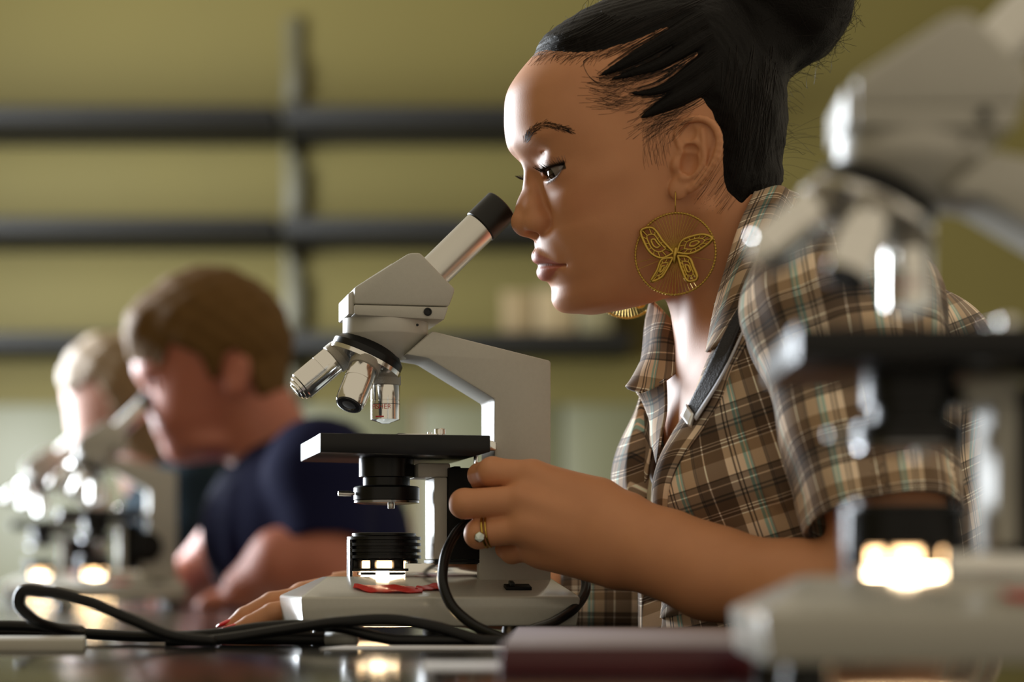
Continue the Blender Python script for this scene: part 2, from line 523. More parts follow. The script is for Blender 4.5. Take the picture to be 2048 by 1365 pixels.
def text_mesh(txt, size):
    cu = bpy.data.curves.new('lettering', 'FONT'); cu.body = txt; cu.size = size; cu.align_x = 'CENTER'; cu.align_y = 'CENTER'
    ob = bpy.data.objects.new('lettering', cu); col.objects.link(ob)
    dg = bpy.context.evaluated_depsgraph_get()
    me = bpy.data.meshes.new_from_object(ob.evaluated_get(dg))
    bpy.data.objects.remove(ob); bpy.data.curves.remove(cu)
    return me

def build_microscope():
    root = empty('microscope')
    PX = 1 / 3000.0
    # --- base
    x0, x1 = XP(583), XP(1115); t0, t1 = XP(652), XP(1090)
    zb, zm, zt = ZP(1250), ZP(1193), ZP(1154)
    bm = bmesh.new()
    rings = [[(x0 + .002, -.066), (x1 - .002, -.066), (x1 - .002, .066), (x0 + .002, .066)],
             [(x0, -.068), (x1, -.068), (x1, .068), (x0, .068)],
             [(t0, -.014), (t1, -.014), (t1, .014), (t0, .014)]]
    vv = [[bm.verts.new((p[0], p[1], z)) for p in r] for r, z in zip(rings, (zb, zm, zt))]
    bm.faces.new(vv[0][::-1]); bm.faces.new(vv[2])
    for a, b in ((0, 1), (1, 2)):
        for i in range(4):
            bm.faces.new((vv[a][i], vv[a][(i + 1) % 4], vv[b][(i + 1) % 4], vv[b][i]))
    bmesh.ops.recalc_face_normals(bm, faces=bm.faces)
    bmesh.ops.bevel(bm, geom=list(bm.edges), offset=.0014, segments=3, affect='EDGES', profile=.5)
    bm_obj('base', bm, M_ENAMELB, root, True)
    for fx in (x0 + .018, x1 - .018):
        for fy in (-.052, .052):
            lathe('foot', [(.009, 0), (.0095, .002), (.008, zb + .001)], M_RUBBER, root, (fx, fy, 0), seg=24)
    lathe('lamp_vent', [(.026, -.0002), (.026, .0012)], mat_emit('vent_glow', (1.0, .68, .36), 30.0), root, (0, 0, zb - .0008), seg=32)
    # --- arm
    arm = [(945, 1164), (1088, 1164), (1088, 722), (852, 668), (800, 716), (843, 722), (975, 801), (975, 1000), (945, 1000)]
    prism('arm', [(XP(a), ZP(b)) for a, b in arm], -.023, .023, M_ENAMEL, root, .0016)
    # --- head mount and prism head
    ax = XP(771)
    lathe('head_mount', [(.012, ZP(719)), (.0145, ZP(717)), (.0278, ZP(674)), (.0284, ZP(671)), (.0284, ZP(641)), (.0278, ZP(640))], M_ENAMEL2, root, (ax, 0, 0), seg=64)
    lathe('set_screw', [(.0009, 0), (.0009, .0005)], M_BLACK, root, (XP(823), -.0225, ZP(657)), (0, -1, 0), 12)
    hd = [(698, 589), (800, 521), (806, 518), (826, 517), (894, 586), (890, 600), (882, 621), (698, 621)]
    prism('head', [(XP(a), ZP(b)) for a, b in hd], -.029, .029, M_ENAMEL, root, .0016)
    hb = [(698, 622.4), (881, 622.4), (872, 648), (705, 643), (698, 641)]
    prism('head_base', [(XP(a), ZP(b)) for a, b in hb], -.029, .029, M_ENAMEL, root, .0009)
    prism('front_plate', [(XP(688), ZP(600)), (XP(700), ZP(592)), (XP(700), ZP(640)), (XP(688), ZP(640))], -.024, .024, M_ENAMEL2, root, .0008)
    tp = box('top_plate', XP(730), XP(792), -.02, .02, 0, .0012, M_ENAMEL2, root, .0004)
    tp.data.transform(Matrix.Translation((XP(751), 0, ZP(556))) @ Matrix.Rotation(-math.atan2(68, 102), 4, 'Y') @ Matrix.Translation((-XP(761), 0, 0)))
    sc = lathe('lock_screw', [(.0027, -.002), (.0027, .0010), (.0019, .0012), (.0019, .0002)], M_BLACK, root, (XP(840), -.029, ZP(633)), (0, -1, 0), 20)
    # --- eyepiece tube
    dirv = Vector((1, 0, 1)).normalized()
    org = (XP(852), 0, ZP(558))
    lathe('eyepiece_tube', [(.0115, 0), (.0115, .0515), (.0112, .0518)], M_SATIN, root, org, dirv, 64)
    ec = lathe('eyecup', [(.0118, 0), (.0124, .0006), (.0124, .0205), (.0118, .0212), (.0098, .0212), (.0085, .0175), (.0001, .0175)], M_RUBBER, root,
               tuple(Vector(org) + dirv * .0518), dirv, 64)
    # --- revolving nosepiece and objectives
    A = Vector((XP(770), 0, ZP(635)))
    n = Vector((-.42, 0, -.9075)).normalized()
    lathe('nosepiece', [(.019, 60 * PX), (.0240, 76 * PX), (.0248, 79 * PX), (.0248, 91 * PX), (.024, 92 * PX)], M_BLACK, root, A, n, 64)
    lathe('nosepiece_ring', [(.0245, 92 * PX), (.0256, 92.5 * PX), (.0256, 101 * PX), (.0246, 102 * PX), (.0225, 106 * PX), (.015, 117 * PX), (.008, 120 * PX)], M_CHROME, root, A, n, 72,
          knurl=(93 * PX, 100 * PX, .012))
    e1 = Vector((.9075, 0, -.42)); e2 = Vector((0, 1, 0))
    obs = [(0, 205, 'flat'), (180, 232, 'step'), (-90, 224, 'cone')]
    for ph, te, kind in obs:
        p = math.radians(ph)
        dv = (n * math.cos(math.radians(25)) + (e1 * math.cos(p) + e2 * math.sin(p)) * math.sin(math.radians(25))).normalized()
        ob = lathe('objective', [(20 * PX, 98 * PX), (20 * PX, 106 * PX), (22 * PX, 106 * PX), (22 * PX, 116 * PX), (26 * PX, 116 * PX),
                                 (29 * PX, 137 * PX), (29.5 * PX, 138 * PX), (29.5 * PX, 166 * PX), (28.6 * PX, 166.4 * PX), (28.6 * PX, 168 * PX), (29.5 * PX, 168.4 * PX)]
                   + ([(29.5 * PX, te * PX), (28 * PX, (te + 1) * PX), (12 * PX, (te + 6) * PX), (9 * PX, (te + 8) * PX)] if kind == 'flat' else
                      [(29.5 * PX, (te - 14) * PX), (27 * PX, (te - 12) * PX), (26.5 * PX, (te - 6) * PX), (22 * PX, (te - 5) * PX), (21.5 * PX, te * PX), (16 * PX, (te + 1) * PX), (15 * PX, (te + 4) * PX), (8 * PX, (te + 5) * PX)] if kind == 'step' else
                      [(29.5 * PX, (te - 22) * PX), (28.5 * PX, (te - 6) * PX), (26 * PX, te * PX), (23 * PX, (te + 1) * PX)]), M_CHROME, root, A, dv, 56)
        lathe('knurled_ring', [(30.2 * PX, 117 * PX), (31 * PX, 118 * PX), (31 * PX, 135 * PX), (30.2 * PX, 136 * PX)], M_KNURL, ob, A, dv, 96, knurl=(117.5 * PX, 135.5 * PX, .012))
        if kind == 'cone':
            lathe('front_lens', [(22.5 * PX, (te - 2) * PX), (22.5 * PX, (te + 1.6) * PX), (14 * PX, (te + 2.2) * PX), (12 * PX, (te - 1) * PX)], M_GLASS, ob, A, dv, 40)
        if kind == 'flat' and ph == 0:
            # red lettering and rings on the working objective, laid round its barrel
            R = 29.5 * PX + 3e-5
            me = text_mesh('FISHER', .0047)
            yaw = math.radians(-12)
            for v in me.vertices:
                a = (v.co.x - .0022) / R - math.pi / 2 + yaw
                z = A.z - 181 * PX + v.co.y
                v.co = (A.x + R * math.cos(a), R * math.sin(a), z)
            me.materials.append(M_REDINK)
            link(bpy.data.objects.new('lettering', me), ob)
            lathe('band', [(29.55 * PX, 174 * PX), (29.75 * PX, 174.2 * PX), (29.75 * PX, 174.8 * PX), (29.55 * PX, 175 * PX)], M_BLACK, ob, A, dv, 56)
            V = []; Fq = []
            for k in range(9):
                a = -math.pi / 2 + yaw - .62 + k * .075
                for zz in (199, 202):
                    V.append((A.x + R * math.cos(a), R * math.sin(a), A.z - zz * PX))
            for k in range(8): Fq.append((2 * k, 2 * k + 1, 2 * k + 3, 2 * k + 2))
            mesh_obj('red_mark', V, Fq, M_REDINK, ob)
    # --- stage
    stg = [(623, 880), (947, 880), (947, 912), (915, 921), (623, 917)]
    st = prism('stage', [(XP(a), ZP(b)) for a, b in stg], -.056, .056, M_BLACK, root, .0006)
    c1 = prism('stage_clip', [(XP(762), ZP(880)), (XP(775), ZP(877.5)), (XP(850), ZP(876)), (XP(850), ZP(878.5)), (XP(772), ZP(880))], -.046, -.036, M_CHROME, root, .0002)
    lathe('clip_screw', [(.0026, 0), (.0026, .0016), (.0036, .0016), (.0036, .0048), (.0032, .0052)], M_CHROME, root, (XP(858), -.041, ZP(881)), seg=24, knurl=(.0017, .0047, .03))
    lathe('clip_pin', [(.0015, 0), (.0015, .0022)], M_CHROME, root, (XP(838), -.041, ZP(879)), seg=16)
    prism('slide_finger', [(XP(770), ZP(880)), (XP(783), ZP(872.5)), (XP(797), ZP(873)), (XP(808), ZP(880))], -.030, -.022, M_BLACK, root, .0003)
    box('slide_glass', XP(745), XP(850), -.012, .02, ZP(880), ZP(880) + .001, mat_new('slide_glass', (.7, .75, .75), .05, spec=.6), root, .0002)
    prism('stage_stop', [(XP(944), ZP(886)), (XP(962), ZP(884)), (XP(975), ZP(888)), (XP(975), ZP(904)), (XP(958), ZP(906)), (XP(955), ZP(898)), (XP(944), ZP(898))], -.030, -.020, M_CHROME, root, .0006)
    box('rail', XP(935), XP(941), -.026, -.020, ZP(936), ZP(912), M_CHROME, root, .0004)
    # --- condenser
    cx = XP(773)
    cd = lathe('condenser', [(66 * PX, ZP(1001)), (66 * PX, ZP(977)), (63 * PX, ZP(974)), (47 * PX, ZP(972)), (47 * PX, ZP(957)), (55 * PX, ZP(955)), (55 * PX, ZP(918))], M_BLACK, root, (cx, 0, 0), seg=64)
    lathe('iris_ring', [(20 * PX, ZP(1011)), (50 * PX, ZP(1009)), (65 * PX, ZP(1007)), (65 * PX, ZP(1002.5)), (58 * PX, ZP(1002))], mat_new('dark_chrome', (.25, .25, .26), .2, 1.0), cd, (cx, 0, 0), seg=64)
    lathe('filter_pin', [(6.5 * PX, ZP(1019)), (7 * PX, ZP(1018)), (7 * PX, ZP(1008))], M_SATIN, cd, (XP(777), -.012, 0), seg=20)
    lathe('iris_lever', [(3.2 * PX, 0), (3.2 * PX, .002), (5.2 * PX, .0022), (5.2 * PX, .0105), (4.4 * PX, .011)], M_SATIN, cd, (XP(708), -.004, ZP(989)), (-1, -.1, 0), 24, knurl=(.0021, .0106, .05))
    box('condenser_bracket', XP(826), XP(890), -.019, .019, ZP(957), ZP(929), M_ENAMEL, root, .0012)
    box('condenser_post', XP(857), XP(883), -.021, .015, ZP(1120), ZP(957), M_ENAMEL, root, .0010)
    # --- focus block, knobs
    box('focus_block', XP(884), XP(949), -.022, .022, ZP(1120), ZP(938), M_BLACKM, root, .0008)
    box('rack_cap', XP(898), XP(912), -.016, .016, ZP(939), ZP(934), M_BLACKM, root, .0006)
    box('lower_plate', XP(858), XP(950), -.022, .022, ZP(1127), ZP(1120.5), M_BLACKM, root, .0004)
    box('lamp_bracket', XP(800), XP(946), -.020, .020, ZP(1160), ZP(1127.5), M_CHROME, root, .0008)
    kx, kz = XP(966), ZP(1030)
    for s in (-1, 1):
        kn = lathe('focus_knob', [(.0155, .0215), (.0155, .0245), (.0205, .025), (.0212, .0256), (.0212, .0355), (.0205, .0362), (.0125, .0366), (.0125, .046), (.0118, .0468)], M_BLACKM, root, (kx, 0, kz), (0, s, 0), 72, knurl=(.0254, .0357, .02))
    # --- lamp with cooling fins
    fin = [(50, 1124), (66, 1122)]
    for k in range(4):
        y = 1118.5 - k * 12.4
        fin += [(66.5, y), (74, y - .8), (74, y - 6.6), (66.5, y - 7.4)]
    fin += [(64, 1072), (64, 1068), (60, 1067), (46, 1067), (44, 1072)]
    lp = lathe('lamp_housing', [(r * PX, ZP(z)) for r, z in fin], M_BLACK, root, (0, 0, 0), seg=72)
    lathe('lamp_lens', [(43 * PX, ZP(1074)), (30 * PX, ZP(1070)), (10 * PX, ZP(1068.5))], mat_emit('lamp_lens_glow', (1.0, .8, .55), 1.2), lp, (0, 0, 0), seg=32)
    lathe('bulb', [(44 * PX, ZP(1137)), (44 * PX, ZP(1123))], M_LAMP, lp, (0, 0, 0), seg=40)
    for k in range(8):
        a = math.radians(k * 45 + 17)
        wdt = .0032 if k % 2 else .0065
        b = box('cage_bar', -wdt / 2, wdt / 2, 55 * PX, 70 * PX, ZP(1139), ZP(1121), M_BLACK, lp, .0003)
        b.data.transform(Matrix.Rotation(a, 4, 'Z'))
    lathe('lower_ring', [(50 * PX, ZP(1144)), (72 * PX, ZP(1143)), (72 * PX, ZP(1138)), (50 * PX, ZP(1137))], M_BLACK, lp, (0, 0, 0), seg=64)
    lathe('lamp_socket', [(46 * PX, ZP(1160)), (46 * PX, ZP(1143))], M_LAMPW, lp, (0, 0, 0), seg=40)
    for k in range(5):
        a = math.radians(k * 72 + 60)
        b = box('socket_shield', -.0062, .0062, 47 * PX, 50 * PX, ZP(1151), ZP(1145.5), M_BLACK, lp, .0002)
        b.data.transform(Matrix.Rotation(a, 4, 'Z'))
    box('heat_shield', -72 * PX, -66 * PX, -.008, .008, ZP(1154), ZP(1080), mat_new('blue_black', (.02, .022, .03), .25), lp, .0003)
    # --- switch on the sloping side of the base
    sl = math.atan2(zt - zm, .054)
    Ms = Matrix.Translation((0, -.041, (zm + zt) / 2)) @ Matrix.Rotation(sl, 4, 'X')
    sw = box('switch', XP(981), XP(1031), -.0105, -.0010, -.001, .0022, M_BLACKM, root, .0005, M=Ms)
    box('rocker', XP(989), XP(998), -.0090, -.0025, .002, .0048, M_RUBBER, sw, .0005, M=Ms)
    return root, Ms

def tape_on(root, Ms, pts, name='tape', twist=0.0, mat=None):
    """a wrinkled strip of tape lying on the sloping side of the base; pts = (px, offset across the slope, width)"""
    q = curve_pts([(XP(a), b, w) for a, b, w in pts], 26)
    V = []; Fq = []
    for i, (x, yv, w) in enumerate(q):
        for j in range(5):
            t = j / 4 - .5
            zz = .0008 + .0010 * abs(math.sin(i * .21 + t * 3.0)) + .00025 * math.sin(i * .9 + j * 1.7)
            V.append((x + t * .002, yv - .010 + t * w * 1.5, zz))
    for i in range(25):
        for j in range(4): Fq.append((i * 5 + j, (i + 1) * 5 + j, (i + 1) * 5 + j + 1, i * 5 + j + 1))
    n = len(V)
    V += [(x, y, z - .0006) for x, y, z in V]
    Fq += [tuple(n + k for k in f[::-1]) for f in Fq[:]]
    o = mesh_obj(name, [tuple(Ms @ Vector(v)) for v in V], Fq, mat or M_RED, root)
    return o

scope, MS = build_microscope()
scope2 = copy_tree(scope); scope3 = copy_tree(scope); scope4 = copy_tree(scope)
tape_on(scope, MS, [(690, .006, .006), (712, .002, .011), (760, -.001, .012), (800, -.002, .010), (818, -.003, .007)])
tape_on(scope, MS, [(806, .001, .004), (822, .003, .007), (840, .004, .010), (856, .005, .011), (862, .005, .006)])
scope.location = (P(768, 0, 0)[0], 0.0, 0.0); scope.rotation_euler = (0, 0, math.radians(12))
tag(scope, 'beige monocular microscope in sharp focus whose eyepiece meets the young woman in plaid', 'microscope', 'student microscopes along the bench')
YR = -0.58
scope2.location = (P(1812, 0, YR)[0], YR, 0); scope2.rotation_euler = (0, 0, math.radians(-1))
tag(scope2, 'large blurred beige microscope nearest the camera at the right edge, cut off by the frame', 'microscope', 'student microscopes along the bench')
tape_on(scope2, MS, [(850, .004, .008), (880, .003, .010), (900, .004, .008)])
YL = 1.47
scope3.location = (P(190, 0, YL)[0], YL, 0); scope3.rotation_euler = (0, 0, math.radians(14))
tag(scope3, 'small blurred beige microscope the boy in the navy shirt looks into', 'microscope', 'student microscopes along the bench')
tape_on(scope3, MS, [(820, .004, .010), (850, .003, .012), (900, .004, .010)])
YF = 2.05
scope4.location = (P(82, 0, YF)[0], YF, 0); scope4.rotation_euler = (0, 0, math.radians(14))
tag(scope4, 'farthest blurred microscope at the left edge, half hidden behind another one', 'microscope', 'student microscopes along the bench')
# ================================================================ the young woman: head, neck, chest (head frame in millimetres: f forward, l her left, u up)
ALPHA = math.radians(16); PSI = math.radians(9); RHO = math.radians(5)
HEAD_Y = 0.012
HO = P(1309, 340, HEAD_Y)
_ca, _sa, _cp, _sp = math.cos(ALPHA), math.sin(ALPHA), math.cos(PSI), math.sin(PSI)
def _rotz(v): return np.array([v[0] * _cp - v[1] * _sp, v[0] * _sp + v[1] * _cp, v[2]])
HF = _rotz((-_ca, 0, -_sa)); HL = _rotz((0, -1, 0)); HU = _rotz((-_sa, 0, _ca))
HL, HU = HL * math.cos(RHO) - HU * math.sin(RHO), HU * math.cos(RHO) + HL * math.sin(RHO)
HM = np.stack([HF, HL, HU], 1)                    # columns: head axes in world
def h2w(p): return np.asarray(p) @ (HM.T / 1000.0) + HO
def w2h(p): return (np.asarray(p) - HO) @ HM * 1000.0

h = 0.85
lo = (-112, -0.5 * h, -100); hi = (112, 92, 124)
G = SDF(lo, hi, h)
f_, l_, u_ = G.xyz((slice(None),) * 3)
uu = G.ax[2]
FF = spline([-92, -84, -81, -77.5, -72, -67.5, -62, -58, -54, -50, -44, -37, -31, -25, -20, -10, 0, 8, 18, 26, 32, 41, 53, 61, 70, 77, 86, 97, 105, 112, 116],
            [68, 74, 77.5, 83.5, 88, 89.3, 88.8, 88.6, 89.5, 90.3, 90.7, 91, 91.2, 90.6, 88.4, 85.4, 83.6, 83, 83.5, 86, 88.2, 90.6, 90.0, 88.2, 85.4, 81.6, 73, 58.5, 45, 26, 10], uu)
FB = spline([-92, -80, -60, -40, -24, -14, 4, 23, 60, 86, 105, 112, 116], [0, -2, -10, -34, -62, -76, -87, -92, -89, -79, -62, -48, -36], uu)
FW = spline([-92, -82, -72, -60, -40, -20, 0, 20, 40, 55, 70, 86, 97, 105, 112, 116], [34, 39, 45, 51, 57.5, 62, 65, 67.5, 69, 68.5, 66, 59, 51, 42, 28, 16], uu)
FC = spline([-92, -60, -20, 20, 60, 116], [34, 30, 22, 8, 0, -12], uu)
FN = spline([-92, -70, -40, -10, 20, 60, 116], [2.0, 2.0, 2.05, 2.15, 2.35, 2.3, 2.1], uu)
a = np.where(f_ > FC, FF - FC, FC - FB)
nn = np.where(f_ > FC, FN, 2.1)
rho = ((np.abs(f_ - FC) / a) ** nn + (np.abs(l_) / FW) ** nn) ** (1 / nn)
g = np.gradient(rho, h)
gm = np.sqrt(g[0] ** 2 + g[1] ** 2 + g[2] ** 2)
G.d = ((rho - 1) / np.maximum(gm, 0.006)).astype(np.float32)
del rho, g, gm, a, nn
full = (slice(None),) * 3
# close the crown and round the underside of the jaw
def smax(A, B, k):
    hh = np.clip(0.5 - 0.5 * (A - B) / k, 0, 1)
    return A + (B - A) * hh + k * hh * (1 - hh)
jaw = (-83.5 - u_) + np.clip((20 - f_) * 0.55, 0, 60) - 0.002 * l_ ** 2
G.d = smax(G.d, jaw.astype(np.float32), 13)
crown = ((u_ - 113.5) + 0.0035 * (f_ + 10) ** 2 + 0.006 * l_ ** 2)
G.d = smax(G.d, crown.astype(np.float32), 12)
# --- large forms
G.bump((84, 0, 44), 0.8, (20, 26, 14))          # forehead
G.bump((66, 40, -6), 3.4, (22, 16, 15))         # cheek
G.bump((48, 58, 2), 1.5, (22, 14, 9))           # cheekbone
G.bump((42, 68, 42), -2.5, (18, 14, 18))        # temple
G.bump((86, 0, -69), 1.4, (12, 13, 8))          # chin
G.bump((36, 48, -66), 1.5, (26, 12, 14))        # jaw
G.bump((52, 50, -34), 1.5, (18, 14, 14))        # lower cheek
# --- eye sockets
E = np.array([65.8, 30.6, 14.6])
G.bump((83, 15, 16), -3.6, (9, 6.0, 8))
G.bump((80, 27, 27), -3.4, (14, 13, 5.5))
G.bump((80, 30, 5), -1.2, (12, 14, 6))
G.bump((88, 8, 38), 1.0, (8, 8, 6))
G.bump((78, 34, 38), 2.0, (12, 17, 6))        # brow ridge
# --- nose
G.bump((85, 17, -13), -3.4, (9, 7.5, 10))
G.bump((86, 12, 2), -1.6, (9, 6, 9))
G.chain([(80.5, 0, 24), (82.2, 0, 14), (84.4, 0, 6), (89.5, 0, -2), (94.0, 0, -10.8)], [5.0, 5.2, 6.2, 7.4, 9.4], 5.0)
G.ell((94.0, 0, -11.8), (9.7, 10, 8.6), 3.0)
G.chain([(84, 7, 5), (88, 9, -6), (89, 11, -13)], [4, 5.5, 6.5], 6.0)
G.ell((87.6, 11.6, -14.8), (9.6, 6.8, 6.9), 4.5)
G.cone((97, 0, -16.2), (89, 0, -22), 3.6, 4.2, 2.5)
G.ell((94.2, 8.6, -20.6), (6.0, 5.6, 3.3), 1.2, 'cut', R=Matrix.Rotation(-0.35, 3, 'Z'))
G.bumpline([(84, 19, -6), (79, 20.5, -14), (81, 18.5, -21)], -1.6, 2.8)   # crease behind the wing
G.bumpline([(82, 21, -20), (80, 27, -32), (78, 31, -44)], -0.6, 6.0)
# --- mouth
G.bump((90, 0, -38), 0.8, (12, 24, 14))
upl = curve_pts([(90.4, 0, -36.6, 5.6), (90.2, 4.5, -36.2, 5.7), (88.4, 10, -37.6, 4.9), (85.6, 16, -40.2, 3.5), (81.8, 22.5, -44.0, 1.6)], 26)
dnl = curve_pts([(89.3, 0, -47.2, 6.4), (88.9, 5, -47.1, 6.3), (87.2, 11, -46.7, 5.4), (84.6, 17, -46.0, 3.7), (81.6, 22.5, -45.2, 1.5)], 26)
for lip in (upl, dnl):
    T = SDF((70, -3, -62), (102, 34, -24), G.h)
    off = G.sl((70, -3, -62), (102, 34, -24))
    T.ax = [G.ax[i][off[i]] for i in range(3)]; T.n = np.array([len(q) for q in T.ax]); T.lo = np.array([q[0] for q in T.ax])
    T.d = np.full(tuple(T.n), 1e3, np.float32)
    T.chain(lip[:, :3], lip[:, 3], 0)
    G.put(off, T.d, 2.2)
G.bumpline([(96.0, 0, -41.2), (95.2, 5, -41.1), (92.0, 11, -42.2), (88.0, 17, -43.8), (83.0, 23, -45.4), (80.5, 26, -46.0)], -2.4, 1.35)
G.bump((80.5, 27, -46.0), -0.9, (6, 4.5, 4.5))
G.bump((94.5, 0, -27.5), -1.0, (5, 2.4, 5))
G.bump((94.3, 3.8, -29), 0.4, (4, 1.8, 5))
G.bump((90, 0, -57.5), -1.0, (8, 16, 4.5))
# --- lids
def eye_angles(f, l, u):
    df, dl, du = f - E[0], l - E[1], u - E[2]
    r = np.sqrt(df ** 2 + dl ** 2 + du ** 2) + 1e-6
    return np.degrees(np.arctan2(dl, df)), np.degrees(np.arcsin(np.clip(du / r, -1, 1))), r
TH = [-55, -48, -25, 0, 25, 50, 80]
UPK = [-7, -4, 6, 9, 10, 10, 8]
LOK = [-7, -10, -18, -22, -21, -14, 9]
G.ell(E, (13.6, 13.6, 13.6), 6.0)
G.bump((72, 40, 26), 1.6, (9, 9, 6))
G.bump((64, 46, 12), 1.2, (9, 8, 9))
sl = G.sl(E - 17, E + 17); x, y, z = G.xyz(sl)
th, ph, r = eye_angles(x, y, z)
up = spline(TH, UPK, th); lw = spline(TH, LOK, th)
crease = 0.9 * np.exp(-((ph - 50) / 5.0) ** 2) * np.exp(-((th - 5) / 45.0) ** 2) * (r < 19)
G.d[sl] += crease.astype(np.float32)
open_d = np.maximum(ph - up, lw - ph) * (math.pi / 180) * 12.0
open_d = np.maximum(open_d, np.maximum(11.6 - r, (np.abs(th - 12) - 70) * 0.2))
A = G.d[sl]; G.d[sl] = smax(A, (-open_d).astype(np.float32), 0.6)
# --- ear (local: a along the ear, b backwards, c outwards)
ta = math.radians(26); flare = math.radians(26)
EO = np.array([-8.0, 67.6, -2.5])
ea = np.array([-math.sin(ta), 0.10, math.cos(ta)]); ea /= np.linalg.norm(ea)
eb = np.array([-math.cos(ta) * math.cos(flare), math.sin(flare), -math.sin(ta) * math.cos(flare)]); eb -= ea * (eb @ ea); eb /= np.linalg.norm(eb)
ec = np.cross(eb, ea)
if ec[1] < 0: ec = -ec
def ear(a_, b_, c_): return EO + ea * a_ + eb * b_ + ec * c_
RE = np.stack([ea, eb, ec])
G.ell(ear(3, 1, 2.5), (23, 15, 3.6), 3.0, R=RE)
G.ell(ear(0, -4, -2), (14, 9, 7), 4.0, R=RE)
hel = [(0, -3, 3), (6, -9, 4.2), (14, -13, 5), (21.5, -9.5, 5.6), (25.5, -1, 6), (24, 8, 6), (17.5, 14.2, 6), (7, 16, 5.6), (-4, 13.2, 5), (-13, 8, 4.2), (-19, 3, 3.4)]
G.chain([ear(*p) for p in curve_pts(hel, 22)], np.linspace(1.9, 2.7, 22), 1.0)
ant = [(-12, 1, 4), (-7, 6.2, 4.8), (1, 8.6, 5.2), (8, 6.5, 5.2), (15, 4.5, 4.6), (19, 3, 4)]
G.chain([ear(*p) for p in curve_pts(ant, 12)], [2.1] * 12, 1.2)
G.chain([ear(8, 6.5, 4.8), ear(11, 1, 4.4), ear(12.5, -5, 4)], [1.9, 1.8, 1.6], 1.2)
G.ell(ear(16, -4.5, 6), (5.6, 4.4, 3.0), 1.2, 'cut', R=RE)
G.ell(ear(6.5, 11.5, 6), (10, 1.5, 2.0), 0.8, 'cut', R=RE)
G.ell(ear(-3, -1.2, 6), (8.6, 6.0, 6.2), 1.4, 'cut', R=RE)
G.ell(ear(5.5, -1.5, 5.4), (3.6, 5.2, 3.4), 1.0, 'cut', R=RE)
G.ell(ear(-5.5, -9.6, 4.0), (4.6, 2.9, 3.0), 2.0, R=RE)
G.ell(ear(-12.8, -2.8, 4.2), (3.2, 3.4, 2.6), 1.4, R=RE)
G.ell(ear(-20.0, -4.6, 2.8), (7.4, 6.6, 3.1), 2.2, R=RE)

# --- mirror, then extend downwards for the neck and chest
Hd = np.concatenate([G.d[:, :0:-1, :], G.d], axis=1)     # l = -h/2 row is shared
lat0 = G.ax[1][0] - (G.n[1] - 1) * h + 0.0
lat0 = -(G.ax[1][-1])
# axis rows: -0.5h, 0.5h, ... -> mirrored copy starts at -(last)
Hd = np.concatenate([G.d[:, :0:-1, :], G.d[:, 1:, :]], axis=1)
low = 185.0
nz_extra = int(round((low - 100) / h))
K = SDF((0, 0, 0), (h, h, h), h)
K.h = h; K.lo = np.array([lo[0], lat0, lo[2] - nz_extra * h])
K.d = np.concatenate([np.full((Hd.shape[0], Hd.shape[1], nz_extra), 1e3, np.float32), Hd], axis=2)
K.n = np.array(K.d.shape)
K.ax = [(K.lo[i] + np.arange(K.n[i]) * h).astype(np.float32) for i in range(3)]
del Hd
head_only = G
MIDY = 0.030
nA = w2h(P(1418, 430, HEAD_Y + 0.004)); nB = w2h(P(1575, 750, MIDY))
K.cone(nA, nB, 50, 54, 9)
# sternomastoid and throat
K.cone(w2h(P(1405, 420, -0.036)), w2h(P(1420, 735, 0.012)), 9, 8, 12)
CH_C = P(1600, 985, MIDY + 0.01)
cr = math.radians(20)
chR = np.stack([_rotz((-math.cos(cr), 0, -math.sin(cr))), _rotz((0, -1, 0)), _rotz((-math.sin(cr), 0, math.cos(cr)))])   # rows: forward, left, up of the chest
K.ell(w2h(CH_C), (82, 150, 150), 20, R=chR @ HM)
K.d[:, :, :3] = 1e3
hv, hf = K.mesh()
hv = relax(hv, hf, 1, 0.35)

# --- colour of the skin (lips, liner, brows' roots)
tint = np.ones((len(hv), 3), np.float32)
F_, L_, U_ = hv[:, 0], np.abs(hv[:, 1]), hv[:, 2]
def seg_dist(pts):
    best = np.full(len(hv), 1e9)
    q = np.stack([F_, L_, U_], 1)
    for a_, b_ in zip(np.array(pts[:-1], float), np.array(pts[1:], float)):
        ab = b_ - a_; t = np.clip(((q - a_) @ ab) / (ab @ ab), 0, 1)
        best = np.minimum(best, np.linalg.norm(q - a_ - t[:, None] * ab, axis=1))
    return best
ss = lambda x, e0, e1: np.clip((x - e0) / (e1 - e0), 0, 1)
# vermilion: between upper and lower borders as functions of l
upb = spline([0, 4, 12, 20, 25], [-33.4, -32.4, -35.6, -41.0, -45.2], L_)
lob = spline([0, 8, 15, 21, 25], [-52.8, -52.6, -50.6, -47.6, -45.8], L_)
lipm = ss(U_ - lob, -0.6, 0.6) * ss(upb - U_, -0.6, 0.6) * (F_ > 78) * (L_ < 25.5)
tint = tint * (1 - lipm[:, None]) + lipm[:, None] * np.array([0.80, 0.52, 0.66])
seam = np.exp(-(seg_dist([(94.0, 0, -41.2), (93.2, 5, -41.1), (90.0, 11, -42.2), (86.0, 17, -43.8), (81.5, 23, -45.4), (79.5, 26, -46.0)]) / 1.3) ** 2)
tint *= (1 - 0.55 * seam)[:, None]
th, ph, r = eye_angles(F_, L_, U_)
near = (r < 17)
upv = spline(TH, UPK, th); lwv = spline(TH, LOK, th)
inr = near * ss(84 - np.abs(th), 0, 6)
liner = inr * np.exp(-(np.clip(ph - upv, 0, 99) / 7.0) ** 2) * (ph > upv - 14)
linl = inr * np.exp(-(np.clip(lwv - ph, 0, 99) / 5.0) ** 2) * (ph < lwv + 10) * ss(th, -45, -10)
rim = inr * (r < 13.7) * ((ph < upv + 3) & (ph > lwv - 4))
